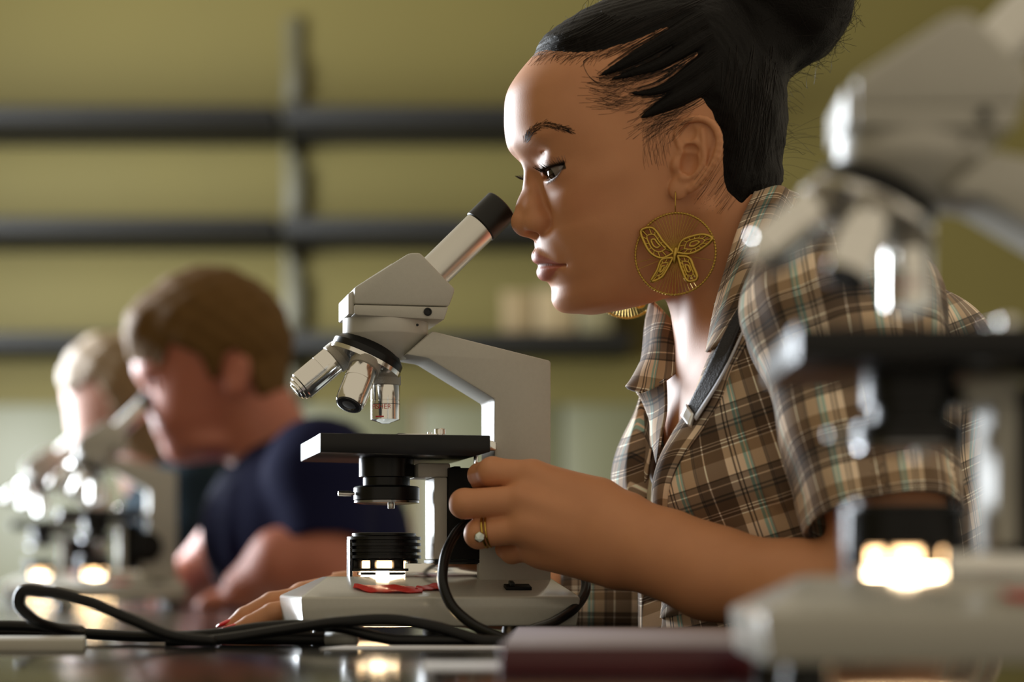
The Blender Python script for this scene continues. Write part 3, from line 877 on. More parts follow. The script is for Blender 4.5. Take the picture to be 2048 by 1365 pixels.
wing = np.exp(-(seg_dist([(67, 43.2, 16.8), (61, 45.5, 19.5), (57, 47.5, 22)]) / 1.7) ** 2)
dark = np.clip(np.maximum.reduce([liner, 0.95 * linl, 0.92 * rim, 0.9 * wing]), 0, 1)
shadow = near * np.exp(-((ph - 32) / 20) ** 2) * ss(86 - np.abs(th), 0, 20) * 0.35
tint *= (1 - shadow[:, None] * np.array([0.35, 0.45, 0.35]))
tint *= (1 - 0.93 * dark)[:, None]
blush = np.exp(-((F_ - 62) / 20) ** 2 - ((L_ - 44) / 16) ** 2 - ((U_ + 8) / 16) ** 2) * 0.12
tint *= (1 - blush[:, None] * np.array([0.0, 0.6, 0.6]))
body_parts = [(h2w(hv), hf, tint)]
head_bvh = BVHTree.FromPolygons([tuple(p) for p in h2w(hv).tolist()], hf.tolist())
CAMP = Vector((0, -D0, ZC))
def cast(px, py, off=0.0, bvh=None):
    """the spot on the head seen at a photo pixel, lifted off the skin by off metres"""
    dr = Vector(P(px, py, 0)) - CAMP; dr.normalize()
    hit = (bvh or head_bvh).ray_cast(CAMP, dr)
    if hit[0] is None: return None
    p = np.array(hit[0]); n = np.array(hit[1])
    if n @ np.array(dr) > 0: n = -n
    return p + n * off
# ---------------------------------------------------------------- hair of the young woman
M_HAIR = mat_new('black_hair', (0.005, 0.004, 0.0035), 0.55, noise=0.3, nscale=250, bump=0.5, bscale=700, spec=0.12)
M_HAIRS = mat_new('black_hair_strand', (0.012, 0.009, 0.0075), 0.5, spec=0.2)
hl_px = [(1066, 98), (1110, 103), (1160, 105), (1205, 100), (1250, 88), (1300, 68), (1345, 50), (1383, 52), (1397, 90), (1400, 130), (1398, 165),
         (1404, 196), (1424, 224), (1441, 258), (1447, 305), (1447, 345), (1456, 380), (1482, 405), (1508, 385)]
hl = [w2h(cast(*q)) for q in hl_px if cast(*q) is not None]
poly = np.array([(62, 97)] + [(p[0], p[2]) for p in hl] + [(-72, -34), (-150, -36), (-150, 160), (62, 160)])
def poly_sd(fx, uz):
    """signed distance to the polygon in the side plane, positive inside"""
    Fg, Ug = np.meshgrid(fx, uz, indexing='ij')
    best = np.full(Fg.shape, 1e9); ins = np.zeros(Fg.shape, bool)
    for i in range(len(poly)):
        a_, b_ = poly[i], poly[(i + 1) % len(poly)]
        e = b_ - a_
        t = np.clip(((Fg - a_[0]) * e[0] + (Ug - a_[1]) * e[1]) / (e @ e), 0, 1)
        best = np.minimum(best, np.hypot(Fg - a_[0] - e[0] * t, Ug - a_[1] - e[1] * t))
        c = ((a_[1] > Ug) != (b_[1] > Ug))
        xi = a_[0] + (Ug - a_[1]) * e[0] / (e[1] if abs(e[1]) > 1e-9 else 1e-9)
        ins ^= c & (Fg < xi)
    return np.where(ins, best, -best)
hs = 1.2
B = SDF((-165, -86, -66), (74, 86, 175), hs)
# resample the head field onto the hair grid
ii = [np.clip(np.round((B.ax[i] - K.lo[i]) / h).astype(int), 0, K.n[i] - 1) for i in range(3)]
fr = K.d[np.ix_(*ii)]
for i in range(3):      # outside the head grid: far away
    o_ = (B.ax[i] < K.lo[i]) | (B.ax[i] > K.lo[i] + (K.n[i] - 1) * h)
    if i == 0: fr[o_] += 60
    if i == 1: fr[:, o_] += 60
    if i == 2: fr[:, :, o_] += 60
hsd = poly_sd(B.ax[0], B.ax[2])
thick = np.clip(hsd * 0.42, -4, 4.6) + np.clip((-B.ax[0] - 20) / 60, 0, 1)[:, None] * 1.6 * (hsd > 3)
B.d = np.where((hsd > -2.5)[:, None, :], fr - thick[:, None, :], 30).astype(np.float32)
del fr
tw = [[(1196, 153, 2), (1232, 136, 8), (1275, 113, 13), (1320, 88, 15), (1370, 60, 18), (1412, 38, 20)],
      [(1218, 161, 2), (1262, 147, 7), (1310, 131, 11), (1350, 110, 14), (1392, 84, 17), (1424, 66, 19)],
      [(1256, 186, 2), (1292, 186, 6), (1330, 176, 10), (1370, 152, 15), (1412, 122, 18), (1436, 106, 20)],
      [(1282, 236, 3), (1318, 216, 11), (1355, 197, 17), (1392, 176, 19), (1424, 150, 20)]]
tw3 = []
for t in tw:
    q = curve_pts(t, 16)
    pts = np.array([np.append(w2h(cast(a_, b_, 0.0)), r_ / 3.05) for a_, b_, r_ in q])
    tw3.append(pts)
    for sgn in (1, -1):
        B.chain([(p[0], sgn * (p[1] - 0.35 * p[3] + 0.6), p[2]) for p in pts], pts[:, 3], 1.5)
# the bun and the swept-up back
BUN = w2h(P(1556, -2, 0.034))
B.ell(BUN, (52, 56, 49), 10)
B.ell(w2h(P(1492, 96, 0.03)), (36, 44, 34), 14)
x, y, z = B.xyz((slice(None),) * 3)
wob = np.sin(x * 0.16 + 0.7 * np.sin(y * 0.11)) * np.sin(y * 0.13 + 1.0) * np.sin(z * 0.17 + 0.5 * np.sin(x * 0.09)) * 1.6
B.d += (wob * np.clip((-(x) - 40) / 40, 0, 1)).astype(np.float32)
hrv, hrf = B.mesh()
hrv = relax(hrv, hrf, 2, 0.5)
hair_bvh = BVHTree.FromPolygons([tuple(p) for p in h2w(hrv).tolist()], hrf.tolist())

strands = []
def strand_px(pts, off, rad, n=12, seg=4, bvh=None, taper=True):
    q = curve_pts(pts, n)
    W = [cast(a_, b_, off, bvh) for a_, b_ in q]
    W = [w for w in W if w is not None]
    if len(W) < 4: return
    W = np.array(W)
    if np.linalg.norm(np.diff(W, axis=0), axis=1).max() > 0.03: return
    r = np.full(len(W), rad)
    if taper: r = rad * np.linspace(0.45, 1, len(W))
    strands.append(tube(W, r, seg, False))
# slicked strands along the twists and over the cap
for t in tw:
    t = np.array(t, float)
    for k in range(16):
        o1 = rng.uniform(-0.9, 0.9); o2 = o1 + rng.uniform(-0.35, 0.35)
        w = np.linspace(o1, o2, len(t)) * (t[:, 2] + 1.5)
        j = rng.integers(0, 2)
        p = np.stack([t[:, 0] + w * 0.45, t[:, 1] + w], 1)[j:]
        strand_px(p, 0.0002, 0.00022, bvh=hair_bvh)
for t in tw:
    t = curve_pts(t, 10)
    for k in range(44):
        o1 = rng.uniform(0.75, 1.7) * rng.choice([-1, 1]); o2 = o1 * rng.uniform(0.5, 0.9)
        w = np.linspace(o1, o2, len(t)) * (t[:, 2] + 2.0)
        j = int(rng.integers(0, 5))
        p = np.stack([t[:, 0] + w * 0.45, t[:, 1] + w], 1)[j:j + 6]
        strand_px(p, 0.0002, 0.00015, 10, 3, head_bvh)
for k in range(70):
    s0 = rng.uniform(0, 1)
    xs = 1070 + s0 * 260; ys = np.interp(xs, [1066, 1110, 1160, 1205, 1250, 1300, 1345], [98, 103, 105, 94, 77, 52, 44]) - rng.uniform(-4, 14)
    strand_px([(xs, ys), (xs + 60, ys - 22 - s0 * 8), (xs + 130, ys - 60)], 0.0002, 0.00022, bvh=hair_bvh)
for k in range(90):
    xs = rng.uniform(1405, 1530); ys = rng.uniform(230, 395)
    xs = max(xs, 1412 + (ys - 220) * 0.3)
    strand_px([(xs, ys), (xs + 14, ys - 60), (xs + 24 + rng.uniform(-8, 8), ys - 140)], 0.0002, 0.00024, bvh=hair_bvh)
# soft baby hair along the hairline, lying on the skin
for k in range(420):
    t = rng.uniform(0, 1)
    if k % 3 == 0:      # temple
        x0, y0 = 1330 + rng.uniform(-20, 70), 205 + rng.uniform(-10, 45)
        e = (x0 - rng.uniform(25, 70), y0 + rng.uniform(8, 45)); m = ((x0 + e[0]) / 2 + 4, (y0 + e[1]) / 2 - 5)
    elif k % 3 == 1:    # front edge
        x0 = rng.uniform(1075, 1230); y0 = 104 + rng.uniform(-6, 8)
        e = (x0 - rng.uniform(10, 45), y0 + rng.uniform(4, 24)); m = ((x0 + e[0]) / 2, (y0 + e[1]) / 2 - 4)
    else:               # swirl in front of the twists
        x0, y0 = rng.uniform(1225, 1300), rng.uniform(135, 205)
        e = (x0 - rng.uniform(35, 80), y0 + rng.uniform(0, 26)); m = ((x0 + e[0]) / 2, (y0 + e[1]) / 2 + 9)
    strand_px([(x0, y0), m, e], 0.00010, 0.000075, 10, 3, head_bvh)
for k in range(420):
    i = int(rng.integers(0, len(tw) - 1)); A_ = curve_pts(tw[i], 8); B_ = curve_pts(tw[i + 1], 8)
    w_ = rng.uniform(-0.2, 1.0); L_1 = A_ * (1 - w_) + B_ * w_
    j = rng.uniform(0, 1); c_ = curve_pts(L_1[:, :2], 40); s0 = int(j * 26)
    seg_ = c_[s0:s0 + 13] + rng.normal(0, 1.5, 2)
    strand_px([seg_[0], seg_[6], seg_[12]], 0.00015, 0.00009, 8, 3, head_bvh)
for k in range(160):
    x0 = rng.uniform(1190, 1330); y0 = np.interp(x0, [1190, 1250, 1330], [112, 98, 66]) + rng.uniform(-14, 12)
    strand_px([(x0, y0), (x0 + 18, y0 - 8), (x0 + 40, y0 - 20)], 0.00015, 0.00009, 8, 3, head_bvh)
for r0 in (26, 32, 20):  # curled strands above the temple
    strand_px([(1250 + r0, 150), (1215, 160 + r0 * .5), (1176, 150), (1168, 130 - r0 * .3), (1185, 112)], 0.00015, 0.00016, 16, 3, head_bvh)
for k in range(60):      # fine hair in front of and behind the ear
    x0, y0 = rng.uniform(1290, 1345), rng.uniform(235, 300)
    strand_px([(x0, y0), (x0 - 6, y0 + 18), (x0 - 2, y0 + 40)], 0.0001, 0.00006, 6, 3, head_bvh)
    x0, y0 = rng.uniform(1400, 1475), rng.uniform(345, 420)
    strand_px([(x0 + 20, y0 - 40), (x0 + 6, y0 - 14), (x0 - 12, y0 + 10)], 0.0001, 0.00006, 6, 3, head_bvh)
# fuzz round the bun and loose hair at the nape
bw = h2w(BUN)
for k in range(620):
    an = rng.uniform(0, 2 * math.pi); ph_ = rng.normal(0, 0.5)
    dirv = np.array([math.cos(an) * math.cos(ph_), math.sin(ph_), math.sin(an) * math.cos(ph_)])
    hit = hair_bvh.ray_cast(Vector(bw + dirv * 0.15), Vector(-dirv))
    if hit[0] is None: continue
    p0 = np.array(hit[0]); n0 = np.array(hit[1])
    tg = np.cross(dirv, rng.normal(size=3)); tg /= np.linalg.norm(tg)
    L = rng.uniform(0.006, 0.020)
    cur = rng.normal(size=3) * 0.35
    pts = [p0 + tg * L * s_ + dirv * (0.0002 + 0.55 * L * s_ * rng.uniform(.3, 1.0) * (1 - 0.5 * s_)) + cur * L * s_ * s_ for s_ in np.linspace(0, 1, 7)]
    strands.append(tube(curve_pts(pts, 9), 0.00012, 3, False))
for k in range(46):
    y0 = rng.uniform(150, 350)
    x0 = float(np.interp(y0, [150, 184, 242, 300, 338, 360], [1556, 1559, 1564, 1559, 1540, 1510])) - 8
    ln = rng.uniform(20, 85) * (1.3 if y0 > 260 else 0.7); an = rng.uniform(-0.5, 0.35)
    dz = rng.uniform(-0.004, 0.03)
    a0 = P(x0, y0, 0.03); a1 = P(x0 + ln * 0.5, y0 + ln * 0.5 * math.sin(an) - 5, 0.03 + dz * .5); a2 = P(x0 + ln, y0 + ln * math.sin(an) + rng.uniform(-6, 22), 0.03 + dz)
    strands.append(tube(curve_pts([a0, a1, a2], 10), 0.00009, 3, False))
# eyebrows
brows = []
bt = [(1050, 287), (1058, 270), (1072, 255), (1092, 249), (1118, 255), (1152, 264)]
bc = curve_pts(bt, 60); bwid = np.interp(np.linspace(0, 1, 60), [0, .15, .45, .75, 1], [3.0, 5.5, 5.0, 3.5, 1.2])
for k in range(230):
    i = int(rng.integers(0, 54)); c0 = bc[i]; tg = bc[i + 5] - bc[i]; tg /= np.linalg.norm(tg)
    nr = np.array([-tg[1], tg[0]]); o0 = rng.uniform(-1, 1) * bwid[i]
    s0 = c0 + nr * o0; ln = rng.uniform(8, 15)
    rot = rng.uniform(-0.5, 0.1) * (1 if o0 > 0 else -1)
    e0 = s0 + (tg * math.cos(rot) + nr * math.sin(rot) * -1) * ln
    n0 = len(strands)
    strand_px([s0, (s0 + e0) / 2, e0], 0.00012, 0.00012, 6, 3, head_bvh)
    if len(strands) > n0: brows.append(strands.pop())

def eye_obj(side, parent):
    c = h2w((E[0], side * E[1], E[2]))
    gz = HM @ np.array([0.95, 0.02 * side, -0.24]); gz /= np.linalg.norm(gz)
    seg, rings = 40, 30
    V = []; Fq = []
    for i in range(rings + 1):
        a_ = math.pi * i / rings
        rr = 0.01195 + (0.0009 * max(0, 1 - (a_ / 0.52) ** 2) if a_ < 0.52 else 0)
        for j in range(seg):
            b_ = 2 * math.pi * j / seg
            V.append((rr * math.sin(a_) * math.cos(b_), rr * math.sin(a_) * math.sin(b_), rr * math.cos(a_)))
    for i in range(rings):
        for j in range(seg):
            Fq.append((i * seg + j, (i + 1) * seg + j, (i + 1) * seg + (j + 1) % seg, i * seg + (j + 1) % seg))
    o = mesh_obj('eye', V, Fq, M_EYE, parent)
    o.location = c; o.rotation_euler = Vector(gz).to_track_quat('Z', 'Y').to_euler()
    lash = []
    for k in range(64):
        t_ = (k + rng.uniform(-.3, .3)) / 63
        th_ = math.radians(-42 + t_ * 122); ph_ = math.radians(float(spline(TH, UPK, np.array([math.degrees(th_)]))[0]) + 1.0)
        dv = np.array([math.cos(th_) * math.cos(ph_), math.sin(th_) * math.cos(ph_), math.sin(ph_)])
        root = E + dv * 13.4
        ln = 6.0 + 3.8 * t_ + rng.uniform(-1, 1)
        out = np.array([math.cos(th_ * 0.92 + rng.uniform(-.09, .09)), math.sin(th_ * 0.92), -0.25]); out /= np.linalg.norm(out)
        pts = [root + out * ln * s_ + np.array([0, 0, 1]) * ln * (0.75 * s_ * s_) for s_ in np.linspace(0, 1, 7)]
        pts = np.array(pts); pts[:, 1] *= side
        lash.append(tube(h2w(pts), 0.00021 * np.linspace(1, 0.25, 7), 4, False))
        if k % 3 == 0 and t_ > 0.25:
            ph_ = math.radians(float(spline(TH, LOK, np.array([math.degrees(th_)]))[0]) - 1.0)
            dv = np.array([math.cos(th_) * math.cos(ph_), math.sin(th_) * math.cos(ph_), math.sin(ph_)])
            root = E + dv * 13.3
            pts = np.array([root + (dv + np.array([0, 0, -0.5])) * 3.2 * s_ for s_ in np.linspace(0, 1, 5)]); pts[:, 1] *= side
            lash.append(tube(h2w(pts), 0.00012 * np.linspace(1, 0.3, 5), 3, False))
    v, q = join(lash)
    lo_ = mesh_obj('eyelashes', v, q, M_HAIRS, parent)
    tag(lo_, kind='stuff')
    return o
M_EYE = bpy.data.materials.new('eye_brown'); M_EYE.use_nodes = True
_nt = M_EYE.node_tree; _b = _nt.nodes['Principled BSDF']
_b.inputs['Roughness'].default_value = 0.06; _b.inputs['Coat Weight'].default_value = 0.6
_tc = _nt.nodes.new('ShaderNodeTexCoord'); _sx = _nt.nodes.new('ShaderNodeSeparateXYZ'); _cx = _nt.nodes.new('ShaderNodeCombineXYZ')
_nt.links.new(_tc.outputs['Object'], _sx.inputs[0]); _nt.links.new(_sx.outputs[0], _cx.inputs[0]); _nt.links.new(_sx.outputs[1], _cx.inputs[1])
_ln = _nt.nodes.new('ShaderNodeVectorMath'); _ln.operation = 'LENGTH'; _nt.links.new(_cx.outputs[0], _ln.inputs[0])
_mr = _nt.nodes.new('ShaderNodeMapRange'); _mr.inputs['From Max'].default_value = 0.012; _nt.links.new(_ln.outputs['Value'], _mr.inputs['Value'])
_cr = _nt.nodes.new('ShaderNodeValToRGB'); _nt.links.new(_mr.outputs['Result'], _cr.inputs['Fac'])
e_ = _cr.color_ramp.elements
e_[0].position = 0.0; e_[0].color = (0.002, 0.002, 0.002, 1)
e_[1].position = 0.17; e_[1].color = (0.002, 0.002, 0.002, 1)
for p_, c_ in ((0.19, (0.05, 0.018, 0.008)), (0.38, (0.032, 0.012, 0.006)), (0.49, (0.008, 0.005, 0.004)), (0.53, (0.27, 0.23, 0.215)), (1.0, (0.30, 0.21, 0.19))):
    q_ = e_.new(p_); q_.color = (*c_, 1)
_nt.links.new(_cr.outputs['Color'], _b.inputs['Base Color'])
# ================================================================ arms, hands and torso of the young woman (world millimetres)
def Wm(px, py, y): return P(px, py, y) * 1000.0
def sdf_for(pts, pad, hh):
    pts = np.array(pts); return SDF(pts.min(0) - pad, pts.max(0) + pad, hh)
# --- near (left) hand and forearm on the focus knob
wr = Wm(1250, 1082, -.082)
mcp = [Wm(1064, 955, -.064), Wm(1045, 1004, -.073), Wm(1046, 1056, -.073), Wm(1070, 1098, -.064)]
elb = Wm(1800, 1180, -.172); sho = Wm(1705, 650, -.118)
lo_ = np.array([P(880, 0, -.08)[0] * 1000, -225.0, 0.0]); hi_ = np.array([P(1930, 0, -.17)[0] * 1000, 0.0, 150.0])
S = SDF(lo_, hi_, 0.95)
heel = [wr + np.array([-2, 2, 12]), wr + np.array([-4, -2, 4]), wr + np.array([-4, -1, -6]), wr + np.array([-6, 3, -13])]
for i in range(4):
    S.cone(heel[i], mcp[i], [19, 18, 18, 17][i], [11.2, 11.6, 11.2, 10.0][i], 9)
S.cone(Wm(1200, 1000, -.070), Wm(1080, 975, -.058), 13, 9.5, 10)       # web of the thumb
S.cone(Wm(1180, 1105, -.068), Wm(1090, 1100, -.060), 14, 11, 10)       # edge of the palm
fore = [wr + np.array([0, 0, 0]), Wm(1330, 1108, -.094), Wm(1420, 1146, -.108), Wm(1600, 1184, -.142), elb]
S.chain(fore, [23.5, 25.0, 26.8, 28.5, 31], 14)
S.chain([elb, elb * .5 + sho * .5], [33, 38], 12)
def finger(pts, rad, k_root=4.5):
    pa = np.array(pts); sub = S.sl(pa.min(0) - 26, pa.max(0) + 26)
    T = SDF((0, 0, 0), (1, 1, 1), S.h); T.ax = [S.ax[i][sub[i]] for i in range(3)]
    T.lo = np.array([q[0] for q in T.ax]); T.n = np.array([len(q) for q in T.ax])
    T.d = np.full(tuple(T.n), 1e3, np.float32)
    T.chain(pts, rad, 1.6)
    T.ell(pts[1], (rad[1] * 1.05,) * 3, 2.0)
    S.put(sub, T.d, k_root)
finger([mcp[0], Wm(985, 944, -.062), Wm(960, 951, -.044), Wm(962, 966, -.028)], [10.4, 9.0, 8.0, 6.6], 3.0)
finger([mcp[1], Wm(929, 1008, -.070), Wm(924, 1011, -.046), Wm(944, 1007, -.027)], [10.6, 9.1, 8.2, 6.8], 2.2)
finger([mcp[2], Wm(958, 1069, -.068), Wm(955, 1071, -.046), Wm(974, 1064, -.028)], [10.2, 8.9, 8.0, 6.6], 2.2)
finger([mcp[3], Wm(1024, 1104, -.052), Wm(1012, 1098, -.036), Wm(1022, 1086, -.024)], [8.6, 7.4, 6.8, 5.6], 2.0)
finger([Wm(1190, 1030, -.062), Wm(1110, 1000, -.040), Wm(1060, 1005, -.022), Wm(1028, 1012, -.018)], [13, 10.5, 9.0, 7.2], 5.0)
# knuckles and tendons
for q in mcp[:3]:
    S.bump(q + np.array([2, -10, 2]), 1.5, 9)
for a, b in ((mcp[0], heel[0]), (mcp[1], heel[1]), (mcp[2], heel[2])):
    off = np.array([0, -11, 3])
    S.bumpline([a + off, a * .45 + b * .55 + off], 0.7, 4.5)
# finger joint creases
for q in (Wm(929, 1008, -.079), Wm(958, 1069, -.077), Wm(985, 944, -.071)):
    S.bump(q, 0.5, 4)
hv2, hf2 = S.mesh(); hv2 = relax(hv2, hf2, 2, 0.5) / 1000.0
body_parts.append((hv2, hf2, np.ones((len(hv2), 3), np.float32)))
hand_bvh = BVHTree.FromPolygons([tuple(p) for p in hv2.tolist()], hf2.tolist())
# --- rest of the near arm up to the shoulder
_q = np.array([elb, sho]); _l = _q.min(0) - 62; _l[2] = 60.0
A2 = SDF(_l, _q.max(0) + 62, 2.5)
A2.chain([elb, (elb + sho) / 2, sho], [30, 36, 42], 10)
v_, f_2 = A2.mesh(); body_parts.append((relax(v_, f_2, 2, .5) / 1000.0, f_2, np.ones((len(v_), 3), np.float32)))
# --- far (right) arm and hand behind the base
NAILS = []
R_ = sdf_for([Wm(430, 1285, .05), Wm(700, 1130, .14)], 8, 0.9)
R_.lo = np.array([P(425, 0, .06)[0] * 1000, 20.0, -1.0]); R_ = SDF(R_.lo, np.array([P(700, 0, .07)[0] * 1000, 150.0, 60.0]), 0.9)
fk = [Wm(640, 1190, .085), Wm(640, 1200, .066)]
R_.chain([Wm(690, 1200, .098), Wm(610, 1203, .080)], [19, 14], 8)
R_.chain([Wm(625, 1196, .078), Wm(545, 1208, .072), Wm(490, 1235, .068), Wm(464, 1253, .066)], [9.5, 8.2, 7.0, 5.6], 2)
R_.chain([Wm(625, 1212, .062), Wm(545, 1228, .058), Wm(500, 1250, .056), Wm(474, 1262, .055)], [9, 7.6, 6.6, 5.4], 1.5)
R_.chain([Wm(625, 1225, .09), Wm(540, 1236, .096), Wm(495, 1254, .094), Wm(468, 1264, .092)], [9, 7.8, 6.6, 5.4], 1.5)
v_, f_2 = R_.mesh(); body_parts.append((relax(v_, f_2, 2, .5) / 1000.0, f_2, np.ones((len(v_), 3), np.float32)))
F2 = SDF(np.array([P(660, 0, .1)[0] * 1000, 70, -1]), np.array([P(1420, 0, .12)[0] * 1000, 190, 110]), 2.2)
F2.chain([Wm(680, 1200, .100), Wm(780, 1190, .118), Wm(1100, 1200, .142), Wm(1350, 1190, .15)], [20, 21, 25, 30], 6)
v_, f_2 = F2.mesh(); body_parts.append((relax(v_, f_2, 2, .5) / 1000.0, f_2, np.ones((len(v_), 3), np.float32)))
# --- torso under the shirt
T_ = SDF(np.array([P(1330, 0, .03)[0] * 1000 - 20, -150, -250.0]), np.array([P(2000, 0, 0)[0] * 1000, 210, 230]), 4.0)
T_.ell(CH_C * 1000 + np.array([14, 0, 0]), (74, 128, 130), 20, R=chR)
T_.chain([CH_C * 1000 + np.array([10, 0, -20]), Wm(1690, 1330, .05), Wm(1740, 1780, .07)], [84, 80, 95], 30)
T_.chain([Wm(1575, 760, MIDY), CH_C * 1000 + np.array([40, 0, 60])], [48, 76], 20)
T_.chain([CH_C * 1000 + np.array([60, -60, 70]), sho], [50, 38], 20)
benchcut(T_)
v_, f_2 = T_.mesh(); body_parts.append((v_ / 1000.0, f_2, np.ones((len(v_), 3), np.float32)))

SKIN = mat_skin('warm_brown_skin', (0.57, 0.26, 0.125), None)
vs = []; fs = []; cs = []; o_ = 0
for v_, f_2, c_ in body_parts:
    vs.append(v_); fs.append(f_2 + o_); cs.append(c_); o_ += len(v_)
woman = mesh_obj('person', np.concatenate(vs), np.concatenate(fs), SKIN, colors=np.concatenate(cs))
tag(woman, 'young woman in a plaid shirt bending to the focused microscope, hair in a high bun', 'person', 'students at the bench')
hr = mesh_obj('hair', h2w(hrv), hrf, M_HAIR, woman); hr['label'] = 'black hair in flat twists swept into a high bun'
v_, q_ = join(strands); tag(mesh_obj('hair_strands', v_, q_, M_HAIRS, woman), kind='stuff')
v_, q_ = join(brows); tag(mesh_obj('eyebrow', v_, q_, M_HAIRS, woman), kind='stuff')
eye_obj(1, woman); eye_obj(-1, woman)
M_NAIL = mat_new('red_nail_polish', (0.70, 0.02, 0.035), 0.2, coat=.5)
for c, d in ((Wm(460, 1249.5, .0655), (-1, 0, -.45)), (Wm(470, 1259, .0545), (-1, 0, -.35)), (Wm(464, 1261, .0915), (-1, 0, -.35))):
    bm = bmesh.new(); bmesh.ops.create_uvsphere(bm, u_segments=16, v_segments=10, radius=1)
    d = Vector(d).normalized()
    Mx = Matrix.Translation(Vector(c) / 1000 + d * .0035 + Vector((0, 0, .0024))) @ Vector((1, 0, 0)).rotation_difference(d).to_matrix().to_4x4() @ Matrix.Diagonal((.0072, .0046, .0018, 1))
    bm_obj('fingernail', bm, M_NAIL, woman, True, Mx)
# ---------------------------------------------------------------- plaid cloth
def ramp_node(nt, stops, vec_out):
    cr = nt.nodes.new('ShaderNodeValToRGB'); cr.color_ramp.interpolation = 'LINEAR'
    els = cr.color_ramp.elements
    while len(els) > 1: els.remove(els[-1])
    first = True
    pos = 0.0
    eps = 0.004
    seq = []
    for w, c in stops:
        seq.append((pos + eps, c)); pos += w; seq.append((pos - eps, c))
    for p_, c in seq:
        if first: els[0].position = p_; els[0].color = (*c, 1); first = False
        elif len(els) < 32:
            e = els.new(min(p_, 1)); e.color = (*c, 1)
    nt.links.new(vec_out, cr.inputs['Fac'])
    return cr
def mat_plaid(name, period=0.043, bright=1.0):
    m = bpy.data.materials.new(name); m.use_nodes = True
    nt = m.node_tree; b = nt.nodes['Principled BSDF']
    b.inputs['Roughness'].default_value = 0.85; b.inputs['Sheen Weight'].default_value = 0.15
    at = nt.nodes.new('ShaderNodeAttribute'); at.attribute_name = 'plaid'
    sx = nt.nodes.new('ShaderNodeSeparateXYZ'); nt.links.new(at.outputs['Vector'], sx.inputs[0])
    nz = nt.nodes.new('ShaderNodeTexNoise'); nz.inputs['Scale'].default_value = 25; nt.links.new(at.outputs['Vector'], nz.inputs['Vector'])
    outs = []
    LT, TN, BR, DK, BK, TE, WH, GR = (.62, .54, .44), (.33, .25, .165), (.125, .082, .047), (.045, .030, .018), (.016, .013, .011), (.18, .38, .38), (.80, .74, .66), (.20, .165, .135)
    U = [(.10, LT), (.025, DK), (.035, LT), (.02, BK), (.09, LT), (.045, TE), (.02, LT), (.03, TE), (.02, GR), (.16, TN), (.012, BK), (.015, BR), (.012, BK), (.12, BR), (.018, WH), (.10, BR), (.012, BK), (.166, TN)]
    V = [(.16, TN), (.016, WH), (.05, BR), (.012, WH), (.03, BR), (.012, WH), (.14, BR), (.035, BK), (.03, GR), (.03, BK), (.12, GR), (.018, WH), (.08, GR), (.02, DK), (.247, LT)]
    for i, st in enumerate((U, V)):
        mu = nt.nodes.new('ShaderNodeMath'); mu.operation = 'MULTIPLY_ADD'; mu.inputs[1].default_value = 1 / period; mu.inputs[2].default_value = 20.0
        nt.links.new(sx.outputs[i], mu.inputs[0])
        fr_ = nt.nodes.new('ShaderNodeMath'); fr_.operation = 'FRACT'; nt.links.new(mu.outputs[0], fr_.inputs[0])
        outs.append(ramp_node(nt, st, fr_.outputs[0]))
    mx = nt.nodes.new('ShaderNodeMix'); mx.data_type = 'RGBA'; mx.inputs['Factor'].default_value = 0.5
    nt.links.new(outs[0].outputs['Color'], mx.inputs['A']); nt.links.new(outs[1].outputs['Color'], mx.inputs['B'])
    mm = nt.nodes.new('ShaderNodeMix'); mm.data_type = 'RGBA'; mm.blend_type = 'MULTIPLY'; mm.inputs['Factor'].default_value = 1
    nt.links.new(outs[0].outputs['Color'], mm.inputs['A']); nt.links.new(outs[1].outputs['Color'], mm.inputs['B'])
    ad = nt.nodes.new('ShaderNodeMix'); ad.data_type = 'RGBA'; ad.blend_type = 'ADD'; ad.inputs['Factor'].default_value = 1.0; ad.clamp_result = True
    sc_ = nt.nodes.new('ShaderNodeMix'); sc_.data_type = 'RGBA'; sc_.blend_type = 'MULTIPLY'; sc_.inputs['Factor'].default_value = 1
    sc_.inputs['B'].default_value = (1.9, 1.95, 2.1, 1); nt.links.new(mm.outputs['Result'], sc_.inputs['A'])
    hf_ = nt.nodes.new('ShaderNodeMix'); hf_.data_type = 'RGBA'; hf_.blend_type = 'MULTIPLY'; hf_.inputs['Factor'].default_value = 1
    hf_.inputs['B'].default_value = (.42, .40, .39, 1); nt.links.new(mx.outputs['Result'], hf_.inputs['A'])
    nt.links.new(sc_.outputs['Result'], ad.inputs['A']); nt.links.new(hf_.outputs['Result'], ad.inputs['B'])
    mx = ad
    br = nt.nodes.new('ShaderNodeMix'); br.data_type = 'RGBA'; br.blend_type = 'MULTIPLY'; br.inputs['Factor'].default_value = 1
    br.inputs['B'].default_value = (bright, bright, bright, 1)
    nt.links.new(mx.outputs['Result'], br.inputs['A'])
    nt.links.new(br.outputs['Result'], b.inputs['Base Color'])
    n2 = nt.nodes.new('ShaderNodeTexNoise'); n2.inputs['Scale'].default_value = 1500
    nt.links.new(at.outputs['Vector'], n2.inputs['Vector'])
    bp = nt.nodes.new('ShaderNodeBump'); bp.inputs['Strength'].default_value = .25; bp.inputs['Distance'].default_value = .0006
    nt.links.new(n2.outputs['Fac'], bp.inputs['Height']); nt.links.new(bp.outputs['Normal'], b.inputs['Normal'])
    return m
M_PLAID = mat_plaid('brown_plaid')

